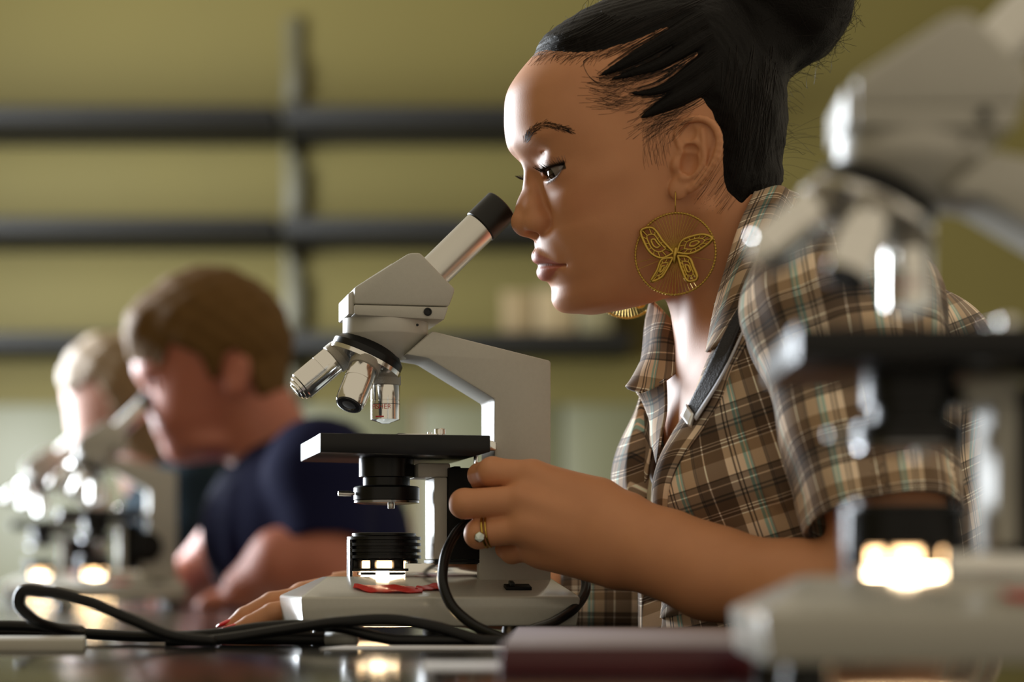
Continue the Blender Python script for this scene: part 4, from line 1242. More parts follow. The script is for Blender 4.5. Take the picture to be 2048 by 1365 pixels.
def patch(name, rows, mat, parent, nu=24, nv=30, thick=.0012, u0=0., v0=0., wr=0.0, seed=0, rot=0.0, on=None, off=.002):
    """cloth sheet through a grid of (px, py, y) control points"""
    def ctl(c):
        p_ = P(*c)
        if on is not None:
            for bv in on:
                q_ = cast(c[0], c[1], off, bv)
                if q_ is not None and q_[1] < p_[1]: p_ = q_
        return p_
    G_ = np.array([[ctl(c) for c in r] for r in rows])            # nrow, ncol, 3
    R1 = np.array([curve_pts(r, nu) for r in G_])                # nrow, nu
    S_ = np.array([curve_pts(R1[:, j], nv) for j in range(nu)]).transpose(1, 0, 2)   # nv, nu, 3
    du = np.gradient(S_, axis=1); dv = np.gradient(S_, axis=0)
    n = np.cross(du, dv); n /= np.linalg.norm(n, axis=2)[..., None] + 1e-12
    if (n[..., 1].mean()) > 0: n = -n
    if wr:
        r_ = np.random.default_rng(seed)
        jj, ii = np.meshgrid(np.linspace(0, 1, nu), np.linspace(0, 1, nv))
        w = sum(np.sin(2 * math.pi * (r_.uniform(-2, 2) * jj + r_.uniform(-2.5, 2.5) * ii) + r_.uniform(0, 6)) for _ in range(5)) / 5
        S_ = S_ + n * (w * wr)[..., None]
    us = np.cumsum(np.linalg.norm(np.diff(S_, axis=1, prepend=S_[:, :1]), axis=2), axis=1)
    vs_ = np.cumsum(np.linalg.norm(np.diff(S_, axis=0, prepend=S_[:1]), axis=2), axis=0)
    uv = np.stack([us + u0, vs_ + v0], 2)
    if rot:
        c, s = math.cos(rot), math.sin(rot)
        uv = np.stack([uv[..., 0] * c - uv[..., 1] * s, uv[..., 0] * s + uv[..., 1] * c], 2)
    top = S_.reshape(-1, 3); bot = (S_ - n * thick).reshape(-1, 3)
    N = nu * nv
    V = np.concatenate([top, bot]); UV = np.concatenate([uv.reshape(-1, 2)] * 2)
    Fq = []
    idx = np.arange(N).reshape(nv, nu)
    for i in range(nv - 1):
        for j in range(nu - 1):
            a, b, c, d = idx[i, j], idx[i, j + 1], idx[i + 1, j + 1], idx[i + 1, j]
            Fq.append((a, d, c, b)); Fq.append((a + N, b + N, c + N, d + N))
    rim_ = list(idx[0, :]) + list(idx[1:, -1]) + list(idx[-1, -2::-1]) + list(idx[-2:0:-1, 0])
    for k in range(len(rim_)):
        a, b = rim_[k], rim_[(k + 1) % len(rim_)]
        Fq.append((a, b, b + N, a + N))
    Fq = np.array(Fq, dtype=np.int32)
    return mesh_obj(name, V, Fq, mat, parent, uvs=UV)

# --- body of the shirt
Q = SDF(np.array([P(1210, 0, .05)[0] * 1000, -165, -60.0]), np.array([P(2060, 0, .0)[0] * 1000, 205, 250]), 1.9)
Q.ell(CH_C * 1000, (102, 157, 156), 20, R=chR)
Q.chain([CH_C * 1000 + np.array([2, 0, -25]), Wm(1600, 1330, .05)], [112, 112], 30)
Q.chain([CH_C * 1000 + np.array([20, 0, -10]), Wm(1690, 1340, .05)], [112, 108], 30)
Q.chain([Wm(1585, 770, MIDY), CH_C * 1000 + np.array([40, 0, 50])], [56, 100], 18)
Q.chain([CH_C * 1000 + np.array([60, -60, 70]), Wm(1690, 650, -.09)], [66, 50], 20)
Q.ell(Wm(1425, 965, -.030), (40, 46, 46), 22)          # near bust
Q.ell(Wm(1330, 965, .085), (38, 46, 46), 22)           # far bust
# folds radiating from the armpit, on the near side
ap = Wm(1600, 900, -.118)
for (ex, ey, ez), am, sg in [((1440, 700, -.075), 5.0, 6), ((1415, 760, -.068), -4.0, 6), ((1400, 830, -.075), 4.2, 7), ((1395, 900, -.085), -3.5, 7), ((1400, 970, -.088), 3.6, 7),
                             ((1440, 1040, -.09), -3.5, 8), ((1500, 1080, -.095), 4.5, 8), ((1500, 660, -.085), -3.5, 6), ((1540, 640, -.09), 3.5, 6)]:
    e = Wm(ex, ey, ez); m_ = (ap + e) / 2 + np.array([0, -14, -6])
    Q.bumpline([ap + (m_ - ap) * .2, m_, e], am, sg)
Q.bumpline([Wm(1430, 930, -.095), Wm(1480, 985, -.10), Wm(1560, 1000, -.105)], 4.5, 7)
Q.bumpline([Wm(1440, 905, -.09), Wm(1500, 945, -.105)], -4, 6)
# the open front
sl = (slice(None),) * 3
x, y, z = Q.xyz(sl)
cpt = CH_C * 1000
fx, fy, fz = chR
a_f = (x - cpt[0]) * fx[0] + (y - cpt[1]) * fx[1] + (z - cpt[2]) * fx[2]
a_l = (x - cpt[0]) * fy[0] + (y - cpt[1]) * fy[1] + (z - cpt[2]) * fy[2]
a_u = (x - cpt[0]) * fz[0] + (y - cpt[1]) * fz[1] + (z - cpt[2]) * fz[2]
half = np.interp(a_u, [-40, 0, 60, 120, 170], [6, 13, 25, 40, 50])
NEAR = ([-60, -20, 21, 46, 66, 109, 150], [22, 36, 52, 65, 74, 82, 88])
halfn = np.interp(a_u, *NEAR)
gap = np.maximum(np.maximum(a_l - halfn, -a_l - half), 30 - a_f)
Q.put(sl, gap.astype(np.float32), 2.0, 'cut')
benchcut(Q)
Q.d[:, :, :2] = 1e3
sv, sf = Q.mesh(); sv = relax(sv, sf, 2, .5)
ang = np.arctan2((sv - cpt) @ chR[1], (sv - cpt) @ chR[0])
suv = np.stack([ang * 0.118 + 0.012, ((sv - cpt) @ chR[2]) / 1000.0], 1)
shirt = mesh_obj('shirt', sv / 1000.0, sf, M_PLAID, woman, uvs=suv)
shirt_bvh = BVHTree.FromPolygons([tuple(p) for p in (sv / 1000.0).tolist()], sf.tolist())
shirt['label'] = 'open brown, cream and teal plaid shirt'
# --- sleeve
L0, L1 = Wm(1692, 640, -.116), Wm(1768, 1045, -.158)
Z_ = SDF(np.minimum(L0, L1) - 78, np.maximum(L0, L1) + 78, 1.9)
Z_.chain([L0, L0 * .5 + L1 * .5, L1 + (L1 - L0) * .08], [60, 52, 47], 10)
Z_.ell(L0 + np.array([-4, 0, 6]), (60, 52, 60), 8)
Z_.chain([L0 + np.array([18, 40, 10]), Wm(1700, 700, -.02)], [50, 60], 16)
axv = (L1 - L0) / np.linalg.norm(L1 - L0)
x, y, z = Z_.xyz((slice(None),) * 3)
tl = (x - L0[0]) * axv[0] + (y - L0[1]) * axv[1] + (z - L0[2]) * axv[2]
Ls = np.linalg.norm(L1 - L0)
e1_ = np.cross(axv, [0, 1, 0]); e1_ /= np.linalg.norm(e1_); e2_ = np.cross(axv, e1_)
def sl_ang(p):
    q = p - L0; return np.arctan2(q @ e2_, q @ e1_)
th_ = np.arctan2((x - L0[0]) * e2_[0] + (y - L0[1]) * e2_[1] + (z - L0[2]) * e2_[2], (x - L0[0]) * e1_[0] + (y - L0[1]) * e1_[1] + (z - L0[2]) * e1_[2])
Z_.d += (-2.6 * np.sin(th_ * 5 + tl * .02) * np.clip(tl / 40, 0, 1) * np.clip((Ls - tl) / 30 + .35, 0.2, 1) - 1.5 * np.sin(th_ * 11 + tl * .05) * np.exp(-((tl + 5) / 30) ** 2)).astype(np.float32)
hem = (tl - Ls * 1.0)
Z_.d = smax(Z_.d, hem.astype(np.float32), 2.0)
arm_in = SDF(Z_.lo, Z_.ax[0][-1:].tolist() + Z_.ax[1][-1:].tolist() + Z_.ax[2][-1:].tolist(), Z_.h)
arm_in.ax = Z_.ax; arm_in.n = Z_.n; arm_in.d = np.full(Z_.d.shape, 1e3, np.float32)
arm_in.cone(L0 * .35 + L1 * .65, L1 + axv * 40, 44, 45)
Z_.put((slice(None),) * 3, arm_in.d, 1.5, 'cut')
zv, zf = Z_.mesh(); zv = relax(zv, zf, 2, .5)
zuv = np.stack([sl_ang(zv) * 0.056 + .020, ((zv - L0) @ axv) / 1000.0 + .01], 1)
sv_o = mesh_obj('sleeve', zv / 1000.0, zf, M_PLAID, shirt, uvs=zuv)
# far sleeve round the other forearm
fa, fb = Wm(1120, 1200, .142), Wm(1390, 1180, .15)
Y_ = SDF(np.minimum(fa, fb) - 50, np.maximum(fa, fb) + 55, 2.0)
Y_.chain([fa + (fb - fa) * .1, fb], [34, 46], 8)
x, y, z = Y_.xyz((slice(None),) * 3)
Y_.d = smax(Y_.d, (fa[0] - x + 0 * y + 0 * z).astype(np.float32), 2)
Y_.d = smax(Y_.d, (1.5 - z + 0 * y + 0 * x).astype(np.float32), 2)
yv, yf = Y_.mesh(); yv = relax(yv, yf, 2, .5)
yuv = np.stack([yv[:, 0] / 1000., np.arctan2(yv[:, 2] - fa[2], fa[1] - yv[:, 1]) * .04], 1)
mesh_obj('sleeve', yv / 1000., yf, M_PLAID, shirt, uvs=yuv)
# --- collar leaves, lapels, placket edges
patch('collar', [[(1508, 384, -.030), (1552, 371, -.034), (1596, 404, -.004)],
                 [(1477, 452, -.043), (1522, 446, -.050), (1562, 476, -.034)],
                 [(1449, 540, -.043), (1490, 532, -.058), (1526, 548, -.055)],
                 [(1426, 622, -.036), (1458, 616, -.056), (1490, 612, -.064)],
                 [(1411, 704, -.026), (1428, 702, -.042), (1450, 690, -.058)]], M_PLAID, shirt, 22, 34, .0016, .0, .0, .0004, 3, on=[shirt_bvh], off=.003)
patch('collar', [[(1508, 384, -.030), (1530, 368, .00), (1548, 366, .04)], [(1596, 404, -.004), (1600, 392, .02), (1598, 388, .05)]], M_PLAID, shirt, 12, 12, .0016, 0, .02)
patch('collar', [[(1300, 598, .060), (1335, 630, .040), (1382, 690, .020)],
                 [(1290, 640, .060), (1318, 668, .034), (1365, 728, .012)],
                 [(1284, 700, .054), (1292, 722, .028), (1322, 766, .010)],
                 [(1270, 762, .046), (1252, 775, .022), (1280, 785, .012)]], M_PLAID, shirt, 20, 22, .0016, .01, .03, .0006, 5, .5)
patch('placket', [[(1272, 785, .032), (1300, 775, .018), (1330, 757, .006)],
                  [(1284, 806, .036), (1306, 812, .022), (1331, 822, .008)],
                  [(1296, 835, .040), (1304, 848, .026), (1322, 870, .012)],
                  [(1300, 890, .042), (1305, 900, .030), (1313, 930, .018)]], M_PLAID, shirt, 14, 20, .0014, .0, .01, .0005, 8)
patch('front_panel', [[(1283, 812, .062), (1292, 830, .052), (1301, 862, .042)],
                      [(1270, 880, .070), (1284, 890, .056), (1299, 900, .042)],
                      [(1250, 945, .076), (1270, 950, .060), (1290, 955, .044)],
                      [(1226, 1010, .082), (1252, 1015, .066), (1278, 1020, .048)]], M_PLAID, shirt, 16, 24, .0014, .013, .02, .0012, 9)
def on_chest(u, l, off=.0015):
    """spot on the shirt at height u and distance l left of the breastbone (mm)"""
    o = (cpt + chR[2] * u + chR[1] * l + chR[0] * 300) / 1000.
    hit = shirt_bvh.ray_cast(Vector(o), Vector(-chR[0]))
    return None if hit[0] is None else np.array(hit[0]) + np.array(hit[1]) * off
def strip3(name, rows3, mat, parent, nu, nv, thick, **kw):
    """patch through world points"""
    global P
    keep_P = P
    P = lambda *c: np.array(c)
    o = patch(name, rows3, mat, parent, nu, nv, thick, **kw)
    P = keep_P
    return o
rows3 = []
for u in np.linspace(118, -45, 14):
    hn = float(np.interp(u, *NEAR))
    r_ = [on_chest(u, hn + w, o2) for w, o2 in ((1.5, .0016), (9, .0030), (19, .0024), (24, .0008))]
    if all(q is not None for q in r_) and max(abs(r_[0] - r_[-1])) < .05: rows3.append([tuple(q) for q in r_])
if len(rows3) > 3: strip3('placket', rows3, M_PLAID, shirt, 12, 50, .0014, u0=.02)
M_CREAM = mat_new('cream_cotton', (0.70, 0.62, 0.42), .8, sheen=.2)
patch('tank_top', [[(1300, 948, .040), (1312, 972, .020), (1330, 985, .004)],
                   [(1292, 1000, .044), (1308, 1005, .022), (1326, 1010, .000)],
                   [(1284, 1060, .046), (1304, 1062, .022), (1324, 1065, -.004)]], M_CREAM, woman, 14, 14, .0012)
M_EDGE = mat_new('dark_brown_binding', (0.05, 0.025, 0.015), .7)
tube_obj('neckline_binding', curve_pts([P(1340, 800, .044), P(1318, 880, .046), P(1305, 945, .038), P(1313, 970, .020), P(1332, 984, .002)], 24), .0022, M_EDGE, woman, 8)
# --- lanyard
M_STRAP = mat_new('black_webbing', (0.022, 0.022, 0.027), .6, bump=.8, bscale=900)
lan = patch('lanyard', [[(1548, 486, -.048), (1556, 492, -.044), (1564, 498, -.038)],
                        [(1508, 560, -.064), (1520, 566, -.066), (1532, 572, -.066)],
                        [(1462, 640, -.066), (1478, 648, -.068), (1494, 656, -.068)],
                        [(1424, 745, -.056), (1438, 752, -.060), (1452, 759, -.062)],
                        [(1386, 826, -.040), (1394, 834, -.046), (1402, 842, -.050)]], M_STRAP, None, 8, 40, .0012, on=[shirt_bvh], off=.0062)
tag(lan, 'black webbing lanyard round the young woman\'s neck', 'lanyard')
patch('light_edge', [[(1494, 640, -.0705), (1498, 644, -.0705)], [(1453, 759, -.0645), (1457, 762, -.0645)], [(1402, 842, -.0525), (1406, 846, -.0525)]], mat_new('pale_webbing', (.55, .56, .62), .6), lan, 3, 26, .0008, on=[shirt_bvh], off=.0066)
M_TAG = mat_new('bright_metal', (.85, .86, .88), .3, .6)
patch('metal_clip', [[(1388, 818, -.042), (1402, 838, -.0500)], [(1376, 842, -.038), (1391, 862, -.046)]], M_TAG, lan, 6, 6, .0025, on=[shirt_bvh], off=.0072)
bm = bmesh.new(); bmesh.ops.create_uvsphere(bm, u_segments=20, v_segments=14, radius=.0042)
bm_obj('red_bead', bm, M_RED, lan, True, Matrix.Translation(Vector(P(1551, 489, -.052))))

# ---------------------------------------------------------------- jewellery
M_GOLD = mat_new('gold', (0.50, 0.33, 0.07), .22, 1.0)
def earring(side):
    lobe = h2w(ear(-24.5, -5.5, 4.6) * np.array([1, side, 1]))
    root = empty('earring', tuple(lobe))
    rad = .0262
    top = np.array([0, 0, -.0115 if side > 0 else -.0215])
    if side < 0: top = top + np.array([-.001, 0, 0])
    c = top + np.array([0, 0, -rad])
    yaw = math.radians(-16 if side > 0 else 18)
    ux = np.array([math.cos(yaw), math.sin(yaw), 0]); uz = np.array([0, 0, 1.0])
    def q(a, b): return c + ux * a * rad + uz * b * rad
    v, f = tube([np.array([.0005, .002, .003]), np.array([0, -.0012, .002]), np.array([0, -.0016, -.001]), np.array([0, 0, -.006]), top], .0004, 6)
    mesh_obj('hook', v, f, M_GOLD, root)
    ring = [q(math.cos(t), math.sin(t)) for t in np.linspace(0, 2 * math.pi, 97)]
    parts = [tube(ring, .00055, 6, False)]
    for k in range(84):
        t = 2 * math.pi * k / 84; ctr = q(math.cos(t), math.sin(t))
        vv, ff = lathe_vf([(1e-5, -.0010), (.0007, -.0006), (.0010, 0), (.0007, .0006), (1e-5, .0010)], 6)
        parts.append(([np.array(p_) + ctr for p_ in vv], ff))
    v, f = join(parts); mesh_obj('hoop', v, f, M_GOLD, root)
    sp = []
    for k in range(15):
        t = math.radians(52 + k * 5.4); sp.append(tube([q(.05 * math.cos(t), .05 * math.sin(t)), q(.99 * math.cos(t), .99 * math.sin(t))], .00022, 4, False))
    for k in range(13):
        t = math.radians(238 + k * 5.4); sp.append(tube([q(.05 * math.cos(t), .05 * math.sin(t)), q(.99 * math.cos(t), .99 * math.sin(t))], .00022, 4, False))
    for t in (math.radians(190), math.radians(200), math.radians(-12)):
        sp.append(tube([q(0, 0), q(.99 * math.cos(t), .99 * math.sin(t))], .0002, 4, False))
    v, f = join(sp); mesh_obj('wires', v, f, M_GOLD, root)
    def wing(pts, name):
        P2 = np.array(pts + [pts[0]], float); cpt_ = curve_pts(P2, 40)
        bul = np.array([0, -.0018, 0])
        out = [tube([q(a_, b_) + bul * (0.4 + abs(a_)) for a_, b_ in cpt_], .0011, 6, False)]
        ce = P2[:-1].mean(0)
        inner = (cpt_ - ce) * .58 + ce
        core = (cpt_ - ce) * .28 + ce
        out.append(tube([q(a_, b_) + bul * (0.4 + abs(a_)) for a_, b_ in core], .0009, 5, False))
        out.append(tube([q(a_, b_) + bul * (0.4 + abs(a_)) for a_, b_ in inner], .0007, 5, False))
        for k in range(0, 40, 3):
            out.append(tube([q(*inner[k]) + bul * (.4 + abs(inner[k][0])), q(*cpt_[k]) + bul * (.4 + abs(cpt_[k][0]))], .0007, 4, False))
        v, f = join(out); mesh_obj(name, v, f, M_GOLD, root)
    wing([(-.04, .02), (-.30, .30), (-.62, .66), (-.86, .60), (-.78, .30), (-.60, .02), (-.35, -.10)], 'wing')
    wing([(.04, .02), (.16, .30), (.42, .40), (.74, .42), (.90, .34), (.66, .10), (.36, -.02)], 'wing')
    wing([(-.06, -.10), (-.34, -.14), (-.46, -.40), (-.60, -.66), (-.36, -.58), (-.20, -.36)], 'wing')
    wing([(.06, -.06), (.34, -.12), (.44, -.34), (.52, -.66), (.34, -.70), (.16, -.40)], 'wing')
    bp = [q(.02, .16), q(0, .05), q(-.02, -.10), q(-.03, -.26)]
    v, f = tube(curve_pts([p_ + np.array([0, -.0012, 0]) for p_ in bp], 12), .0014 * np.array([.5, .9, 1, 1.1, 1.2, 1.2, 1.1, 1, .9, .8, .6, .4]), 8)
    mesh_obj('butterfly_body', v, f, M_GOLD, root)
    return root
er = earring(1); tag(er, 'gold hoop earring with a filigree butterfly hanging from the near ear', 'earring', 'the two hoop earrings')
er2 = earring(-1); tag(er2, 'gold hoop earring showing only its beaded rim under the chin', 'earring', 'the two hoop earrings')
# ring on the third finger
rg = empty('finger_ring', tuple(P(966, 1066, -.069)))
fd = (mcp[2] - Wm(958, 1069, -.068)) / np.linalg.norm(mcp[2] - Wm(958, 1069, -.068))
def band(r, off, w, name):
    e1 = np.cross(fd, [0, 0, 1]); e1 /= np.linalg.norm(e1); e2 = np.cross(fd, e1)
    pts = [fd * off + (e1 * math.cos(t) + e2 * math.sin(t)) * r for t in np.linspace(0, 2 * math.pi, 49)]
    v, f = tube(pts, w, 8, False); return mesh_obj(name, v, f, M_GOLD, rg)
band(.0097, .0012, .0009, 'band'); band(.0097, .0036, .0007, 'band')
st_c = np.array([-.0020, -.0105, -.0030])
bm = bmesh.new(); bmesh.ops.create_icosphere(bm, subdivisions=1, radius=.0031)
gm = mat_new('clear_stone', (.75, .85, .8), .04, spec=1.0, coat=1.0)
bm_obj('stone', bm, gm, rg, False, Matrix.Translation(Vector(st_c)) @ Matrix.Diagonal((1.1, .7, 1.1, 1)))
v, f = tube([st_c + np.array([0, .0025, 0]), st_c + np.array([0, -.0003, 0])], [.0022, .0034], 10); mesh_obj('setting', v, f, M_GOLD, rg)
tag(rg, 'gold ring with a clear stone on the woman\'s third finger', 'ring')
# ================================================================ the other two students
M_SKIN2 = mat_new('ruddy_skin', (0.42, 0.135, 0.08), .5, noise=.08, nscale=40)
M_SKIN2.node_tree.nodes['Principled BSDF'].inputs['Subsurface Weight'].default_value = .1
M_SKIN2.node_tree.nodes['Principled BSDF'].inputs['Subsurface Scale'].default_value = .004
M_BLOND = mat_new('short_brown_hair', (0.115, 0.060, 0.017), .7, noise=.35, nscale=120, bump=.6, bscale=400, spec=.12)
M_NAVY = mat_new('navy_cotton', (0.008, 0.009, 0.034), .9, noise=.15, nscale=60, spec=.1)
M_TEAL = mat_new('dark_teal_cotton', (0.008, 0.017, 0.024), .9, noise=.15, nscale=60, spec=.1)
M_FAIR = mat_new('fair_skin', (0.45, 0.23, 0.165), .5, noise=.08, nscale=40)
M_LIGHTHAIR = mat_new('light_brown_hair', (0.17, 0.105, 0.04), .6, noise=.35, nscale=120, bump=.6, bscale=400)
M_WHITE = mat_new('white_cotton', (0.7, 0.7, 0.72), .8)
def rect_poly(grid, poly_px, yb):
    """2D signed distance (positive inside) of a photo-pixel polygon at depth yb, on the x-z grid of an SDF"""
    pts = np.array([P(a, b, yb) * 1000 for a, b in poly_px])[:, [0, 2]]
    X, Zz = np.meshgrid(grid.ax[0], grid.ax[2], indexing='ij')
    best = np.full(X.shape, 1e9); ins = np.zeros(X.shape, bool)
    for i in range(len(pts)):
        a_, b_ = pts[i], pts[(i + 1) % len(pts)]; e = b_ - a_
        t = np.clip(((X - a_[0]) * e[0] + (Zz - a_[1]) * e[1]) / (e @ e), 0, 1)
        best = np.minimum(best, np.hypot(X - a_[0] - e[0] * t, Zz - a_[1] - e[1] * t))
        c = ((a_[1] > Zz) != (b_[1] > Zz)); xi = a_[0] + (Zz - a_[1]) * e[0] / (e[1] if abs(e[1]) > 1e-9 else 1e-9)
        ins ^= c & (X < xi)
    return np.where(ins, best, -best)
def rotY(deg):
    c, s = math.cos(math.radians(deg)), math.sin(math.radians(deg))
    return np.array([[c, 0, s], [0, 1, 0], [-s, 0, c]])

# --- the boy in the navy shirt
YB = 1.50
W2 = lambda px, py, dy=0.0: P(px, py, YB + dy) * 1000.0
H3 = SDF(W2(225, 1120) * [1, 0, 1] + [0, (YB - .14) * 1000, 0], W2(720, 500) * [1, 0, 1] + [0, (YB + .14) * 1000, 0], 2.4)
H3.ell(W2(425, 688), (102, 76, 96), 0, R=rotY(-12))
H3.ell(W2(400, 800), (66, 58, 84), 26, R=rotY(-18))
H3.ell(W2(325, 735), (40, 52, 34), 16)
H3.cone(W2(302, 765), W2(312, 818), 8, 13, 9)
H3.cone(W2(322, 822, -.008), W2(322, 822, .008), 10, 10, 6)
H3.ell(W2(330, 858), (12, 22, 7), 6); H3.ell(W2(336, 872), (12, 20, 7), 5)
H3.ell(W2(362, 902), (22, 24, 18), 14)
H3.ell(W2(425, 890), (48, 50, 20), 18)
for s in (-1, 1):
    H3.ell(W2(312, 765, .033 * s), (13, 14, 11), -0 if False else 5, 'cut')
    H3.ell(W2(320, 768, .032 * s), (12, 12, 12), 3)
    H3.ell(W2(474, 752, .078 * s), (17, 6, 30), 3, R=rotY(-20))
    H3.ell(W2(478, 750, .086 * s), (9, 5, 18), 2, 'cut', R=rotY(-20))
H3.chain([W2(500, 800), W2(575, 975)], [56, 66], 16)
v1, f1 = H3.mesh(); parts3 = [(relax(v1, f1, 2, .5) / 1000., f1)]
# near arm: shoulder, elbow, forearm to the table, hand
eb3 = W2(655, 1165, -.16); sh3 = W2(640, 930, -.13)
hd3 = W2(455, 1205, -.14)
_q = np.array([eb3, sh3, hd3]); _l = _q.min(0) - 62; _l[2] = 1.0
A3 = SDF(_l, _q.max(0) + 62, 3.0)
A3.chain([sh3, W2(650, 1060, -.15), eb3], [58, 52, 44], 8)
A3.chain([eb3, W2(640, 1125, -.165), W2(565, 1128, -.165), W2(490, 1178, -.15)], [46, 47, 45, 30], 14)
A3.ell(hd3, (34, 22, 20), 8)
for dy_, dx_ in ((-.016, 0), (-.004, -6), (.008, -6), (.018, 0)):
    A3.chain([hd3 + np.array([-18, dy_ * 1000, 0]), W2(412 + dx_, 1206, -.14 + dy_), W2(396 + dx_, 1222, -.14 + dy_)], [9, 8, 6], 2)
v1, f1 = A3.mesh(); parts3.append((relax(v1, f1, 2, .5) / 1000., f1))
# far arm
fe = W2(400, 1150, .16)
_q = np.array([fe, W2(560, 960, .14), W2(330, 1190, .10)]); _l = _q.min(0) - 50; _l[2] = 1.0
A4 = SDF(_l, _q.max(0) + 50, 4.0)
A4.chain([W2(560, 960, .14), fe], [48, 40], 6); A4.chain([fe, W2(330, 1190, .10)], [38, 26], 8)
v1, f1 = A4.mesh(); parts3.append((relax(v1, f1, 2, .5) / 1000., f1))
# body under the shirt
T3 = SDF(W2(420, 1900) * [1, 0, 1] + [0, (YB - .19) * 1000, 0], W2(900, 880) * [1, 0, 1] + [0, (YB + .19) * 1000, 0], 6.0)
T3.ell(W2(620, 1080), (120, 165, 150), 0); T3.chain([W2(640, 1100), W2(690, 1800)], [120, 130], 30)
benchcut(T3)
v1, f1 = T3.mesh(); parts3.append((v1 / 1000., f1))
vs = []; fs = []; o_ = 0
for v1, f1 in parts3: vs.append(v1); fs.append(f1 + o_); o_ += len(v1)
boy = mesh_obj('person', np.concatenate(vs), np.concatenate(fs), M_SKIN2)
tag(boy, 'blurred boy in a navy shirt with short brown hair, bent over a microscope', 'person', 'students at the bench')
# hair: a cap over the skull, kept inside the hair outline
C3 = SDF(W2(225, 880) * [1, 0, 1] + [0, (YB - .12) * 1000, 0], W2(620, 500) * [1, 0, 1] + [0, (YB + .12) * 1000, 0], 2.4)
C3.ell(W2(424, 683), (112, 84, 104), 0, R=rotY(-12))
C3.ell(W2(300, 668), (34, 62, 46), 18)
C3.ell(W2(505, 770), (50, 68, 40), 14)
x, y, z = C3.xyz((slice(None),) * 3)
C3.d += (1.8 * np.sin(x * .13 + 1.4 * np.sin(z * .05)) * np.sin(z * .15 + y * .06)).astype(np.float32)
pd = rect_poly(C3, [(230, 770), (232, 500), (640, 500), (640, 840), (560, 850), (520, 815), (500, 735), (478, 700), (455, 712), (440, 760), (425, 765), (405, 715), (345, 690), (325, 735), (300, 745), (265, 740), (250, 745)], YB - .05)
C3.d = smax(C3.d, (-pd[:, None, :]).astype(np.float32) + 0 * C3.d, 6)
v1, f1 = C3.mesh(); mesh_obj('hair', relax(v1, f1, 2, .5) / 1000., f1, M_BLOND, boy)
# shirt
S3 = SDF(W2(340, 1330) * [1, 0, 1] + [0, (YB - .24) * 1000, 0], W2(860, 850) * [1, 0, 1] + [0, (YB + .22) * 1000, 0], 3.2)
S3.ell(W2(615, 1085), (128, 172, 158), 0)
S3.chain([W2(640, 1100), W2(660, 1320)], [128, 132], 30)
S3.chain([W2(560, 960), W2(620, 1020)], [72, 110], 20)
S3.chain([W2(650, 940, -.07), W2(640, 945, -.13), W2(655, 1090, -.158)], [72, 70, 60], 16)
S3.chain([W2(560, 960, .08), W2(540, 1010, .14), W2(470, 1075, .16)], [70, 62, 52], 16)
S3.ell(W2(520, 1060, .0), (80, 120, 90), 26)
for k_ in range(7):
    S3.bumpline([W2(470 + k_ * 14, 980, -.10), W2(450 + k_ * 26, 1150, -.14)], 6 * (-1) ** k_, 9)
x, y, z = S3.xyz((slice(None),) * 3)
hemd = ((z + 0 * x + 0 * y) - W2(0, 1066)[2])
armz = np.maximum(-hemd * 0 + (W2(0, 1068)[2] - z), (y - (YB - .095) * 1000)) + 0 * x      # sleeve ends above the elbow
cutz = np.maximum(W2(0, 1066)[2] - z + (x - W2(560, 0)[0]) * .1 - 0 * y, 0) * 0
C_ = SDF(S3.lo, S3.lo + 1, S3.h); C_.ax = S3.ax; C_.n = S3.n; C_.d = np.full(S3.d.shape, 1e3, np.float32)
C_.chain([W2(655, 1150, -.175), W2(655, 1260, -.175)], [66, 74], 0)
C_.chain([W2(640, 1165, -.170), W2(480, 1200, -.15)], [62, 44], 0)
S3.put((slice(None),) * 3, C_.d, 4, 'cut')
S3.cone(W2(585, 865), W2(560, 930), 62, 62, 0, 'cut')
S3.cone(W2(470, 880), W2(540, 940), 46, 58, 3, 'cut')
benchcut(S3)
v1, f1 = S3.mesh(); sh_ = mesh_obj('shirt', relax(v1, f1, 3, .5) / 1000., f1, M_NAVY, boy)
def ppatch(name, rows, mat, parent):
    return patch(name, rows, mat, parent, 10, 12, .003)
ppatch('collar', [[(462, 925, YB - .05), (480, 940, YB - .075), (500, 930, YB - .085)], [(478, 985, YB - .05), (488, 990, YB - .08), (505, 985, YB - .10)]], M_WHITE, sh_)

# --- the farthest student
YT = 2.02
W4 = lambda px, py, dy=0.0: P(px, py, YT + dy) * 1000.0
H4 = SDF(W4(120, 1010) * [1, 0, 1] + [0, (YT - .11) * 1000, 0], W4(380, 680) * [1, 0, 1] + [0, (YT + .11) * 1000, 0], 3.0)
H4.ell(W4(240, 785), (92, 72, 88), 0, R=rotY(-12))
H4.ell(W4(212, 850), (54, 52, 66), 22, R=rotY(-18))
H4.cone(W4(148, 822), W4(150, 852), 7, 11, 8)
H4.ell(W4(168, 882), (12, 20, 7), 6); H4.ell(W4(186, 908), (20, 22, 16), 12)
H4.chain([W4(280, 880), W4(310, 960)], [48, 56], 14)
v1, f1 = H4.mesh(); p4 = [(relax(v1, f1, 2, .5) / 1000., f1)]
_l = W4(180, 1215) * [1, 0, 1]; _l[1] = (YT - .26) * 1000; _l[2] = 1.0
A5 = SDF(_l, W4(420, 1020) * [1, 0, 1] + [0, (YT + .1) * 1000, 0], 4.0)
A5.chain([W4(390, 1060, -.16), W4(395, 1150, -.17)], [44, 40], 6); A5.chain([W4(395, 1160, -.17), W4(260, 1185, -.12)], [38, 26], 8)
v1, f1 = A5.mesh(); p4.append((relax(v1, f1, 2, .5) / 1000., f1))
T4 = SDF(W4(260, 1300) * [1, 0, 1] + [0, (YT - .22) * 1000, 0], W4(520, 930) * [1, 0, 1] + [0, (YT + .16) * 1000, 0], 6.0)
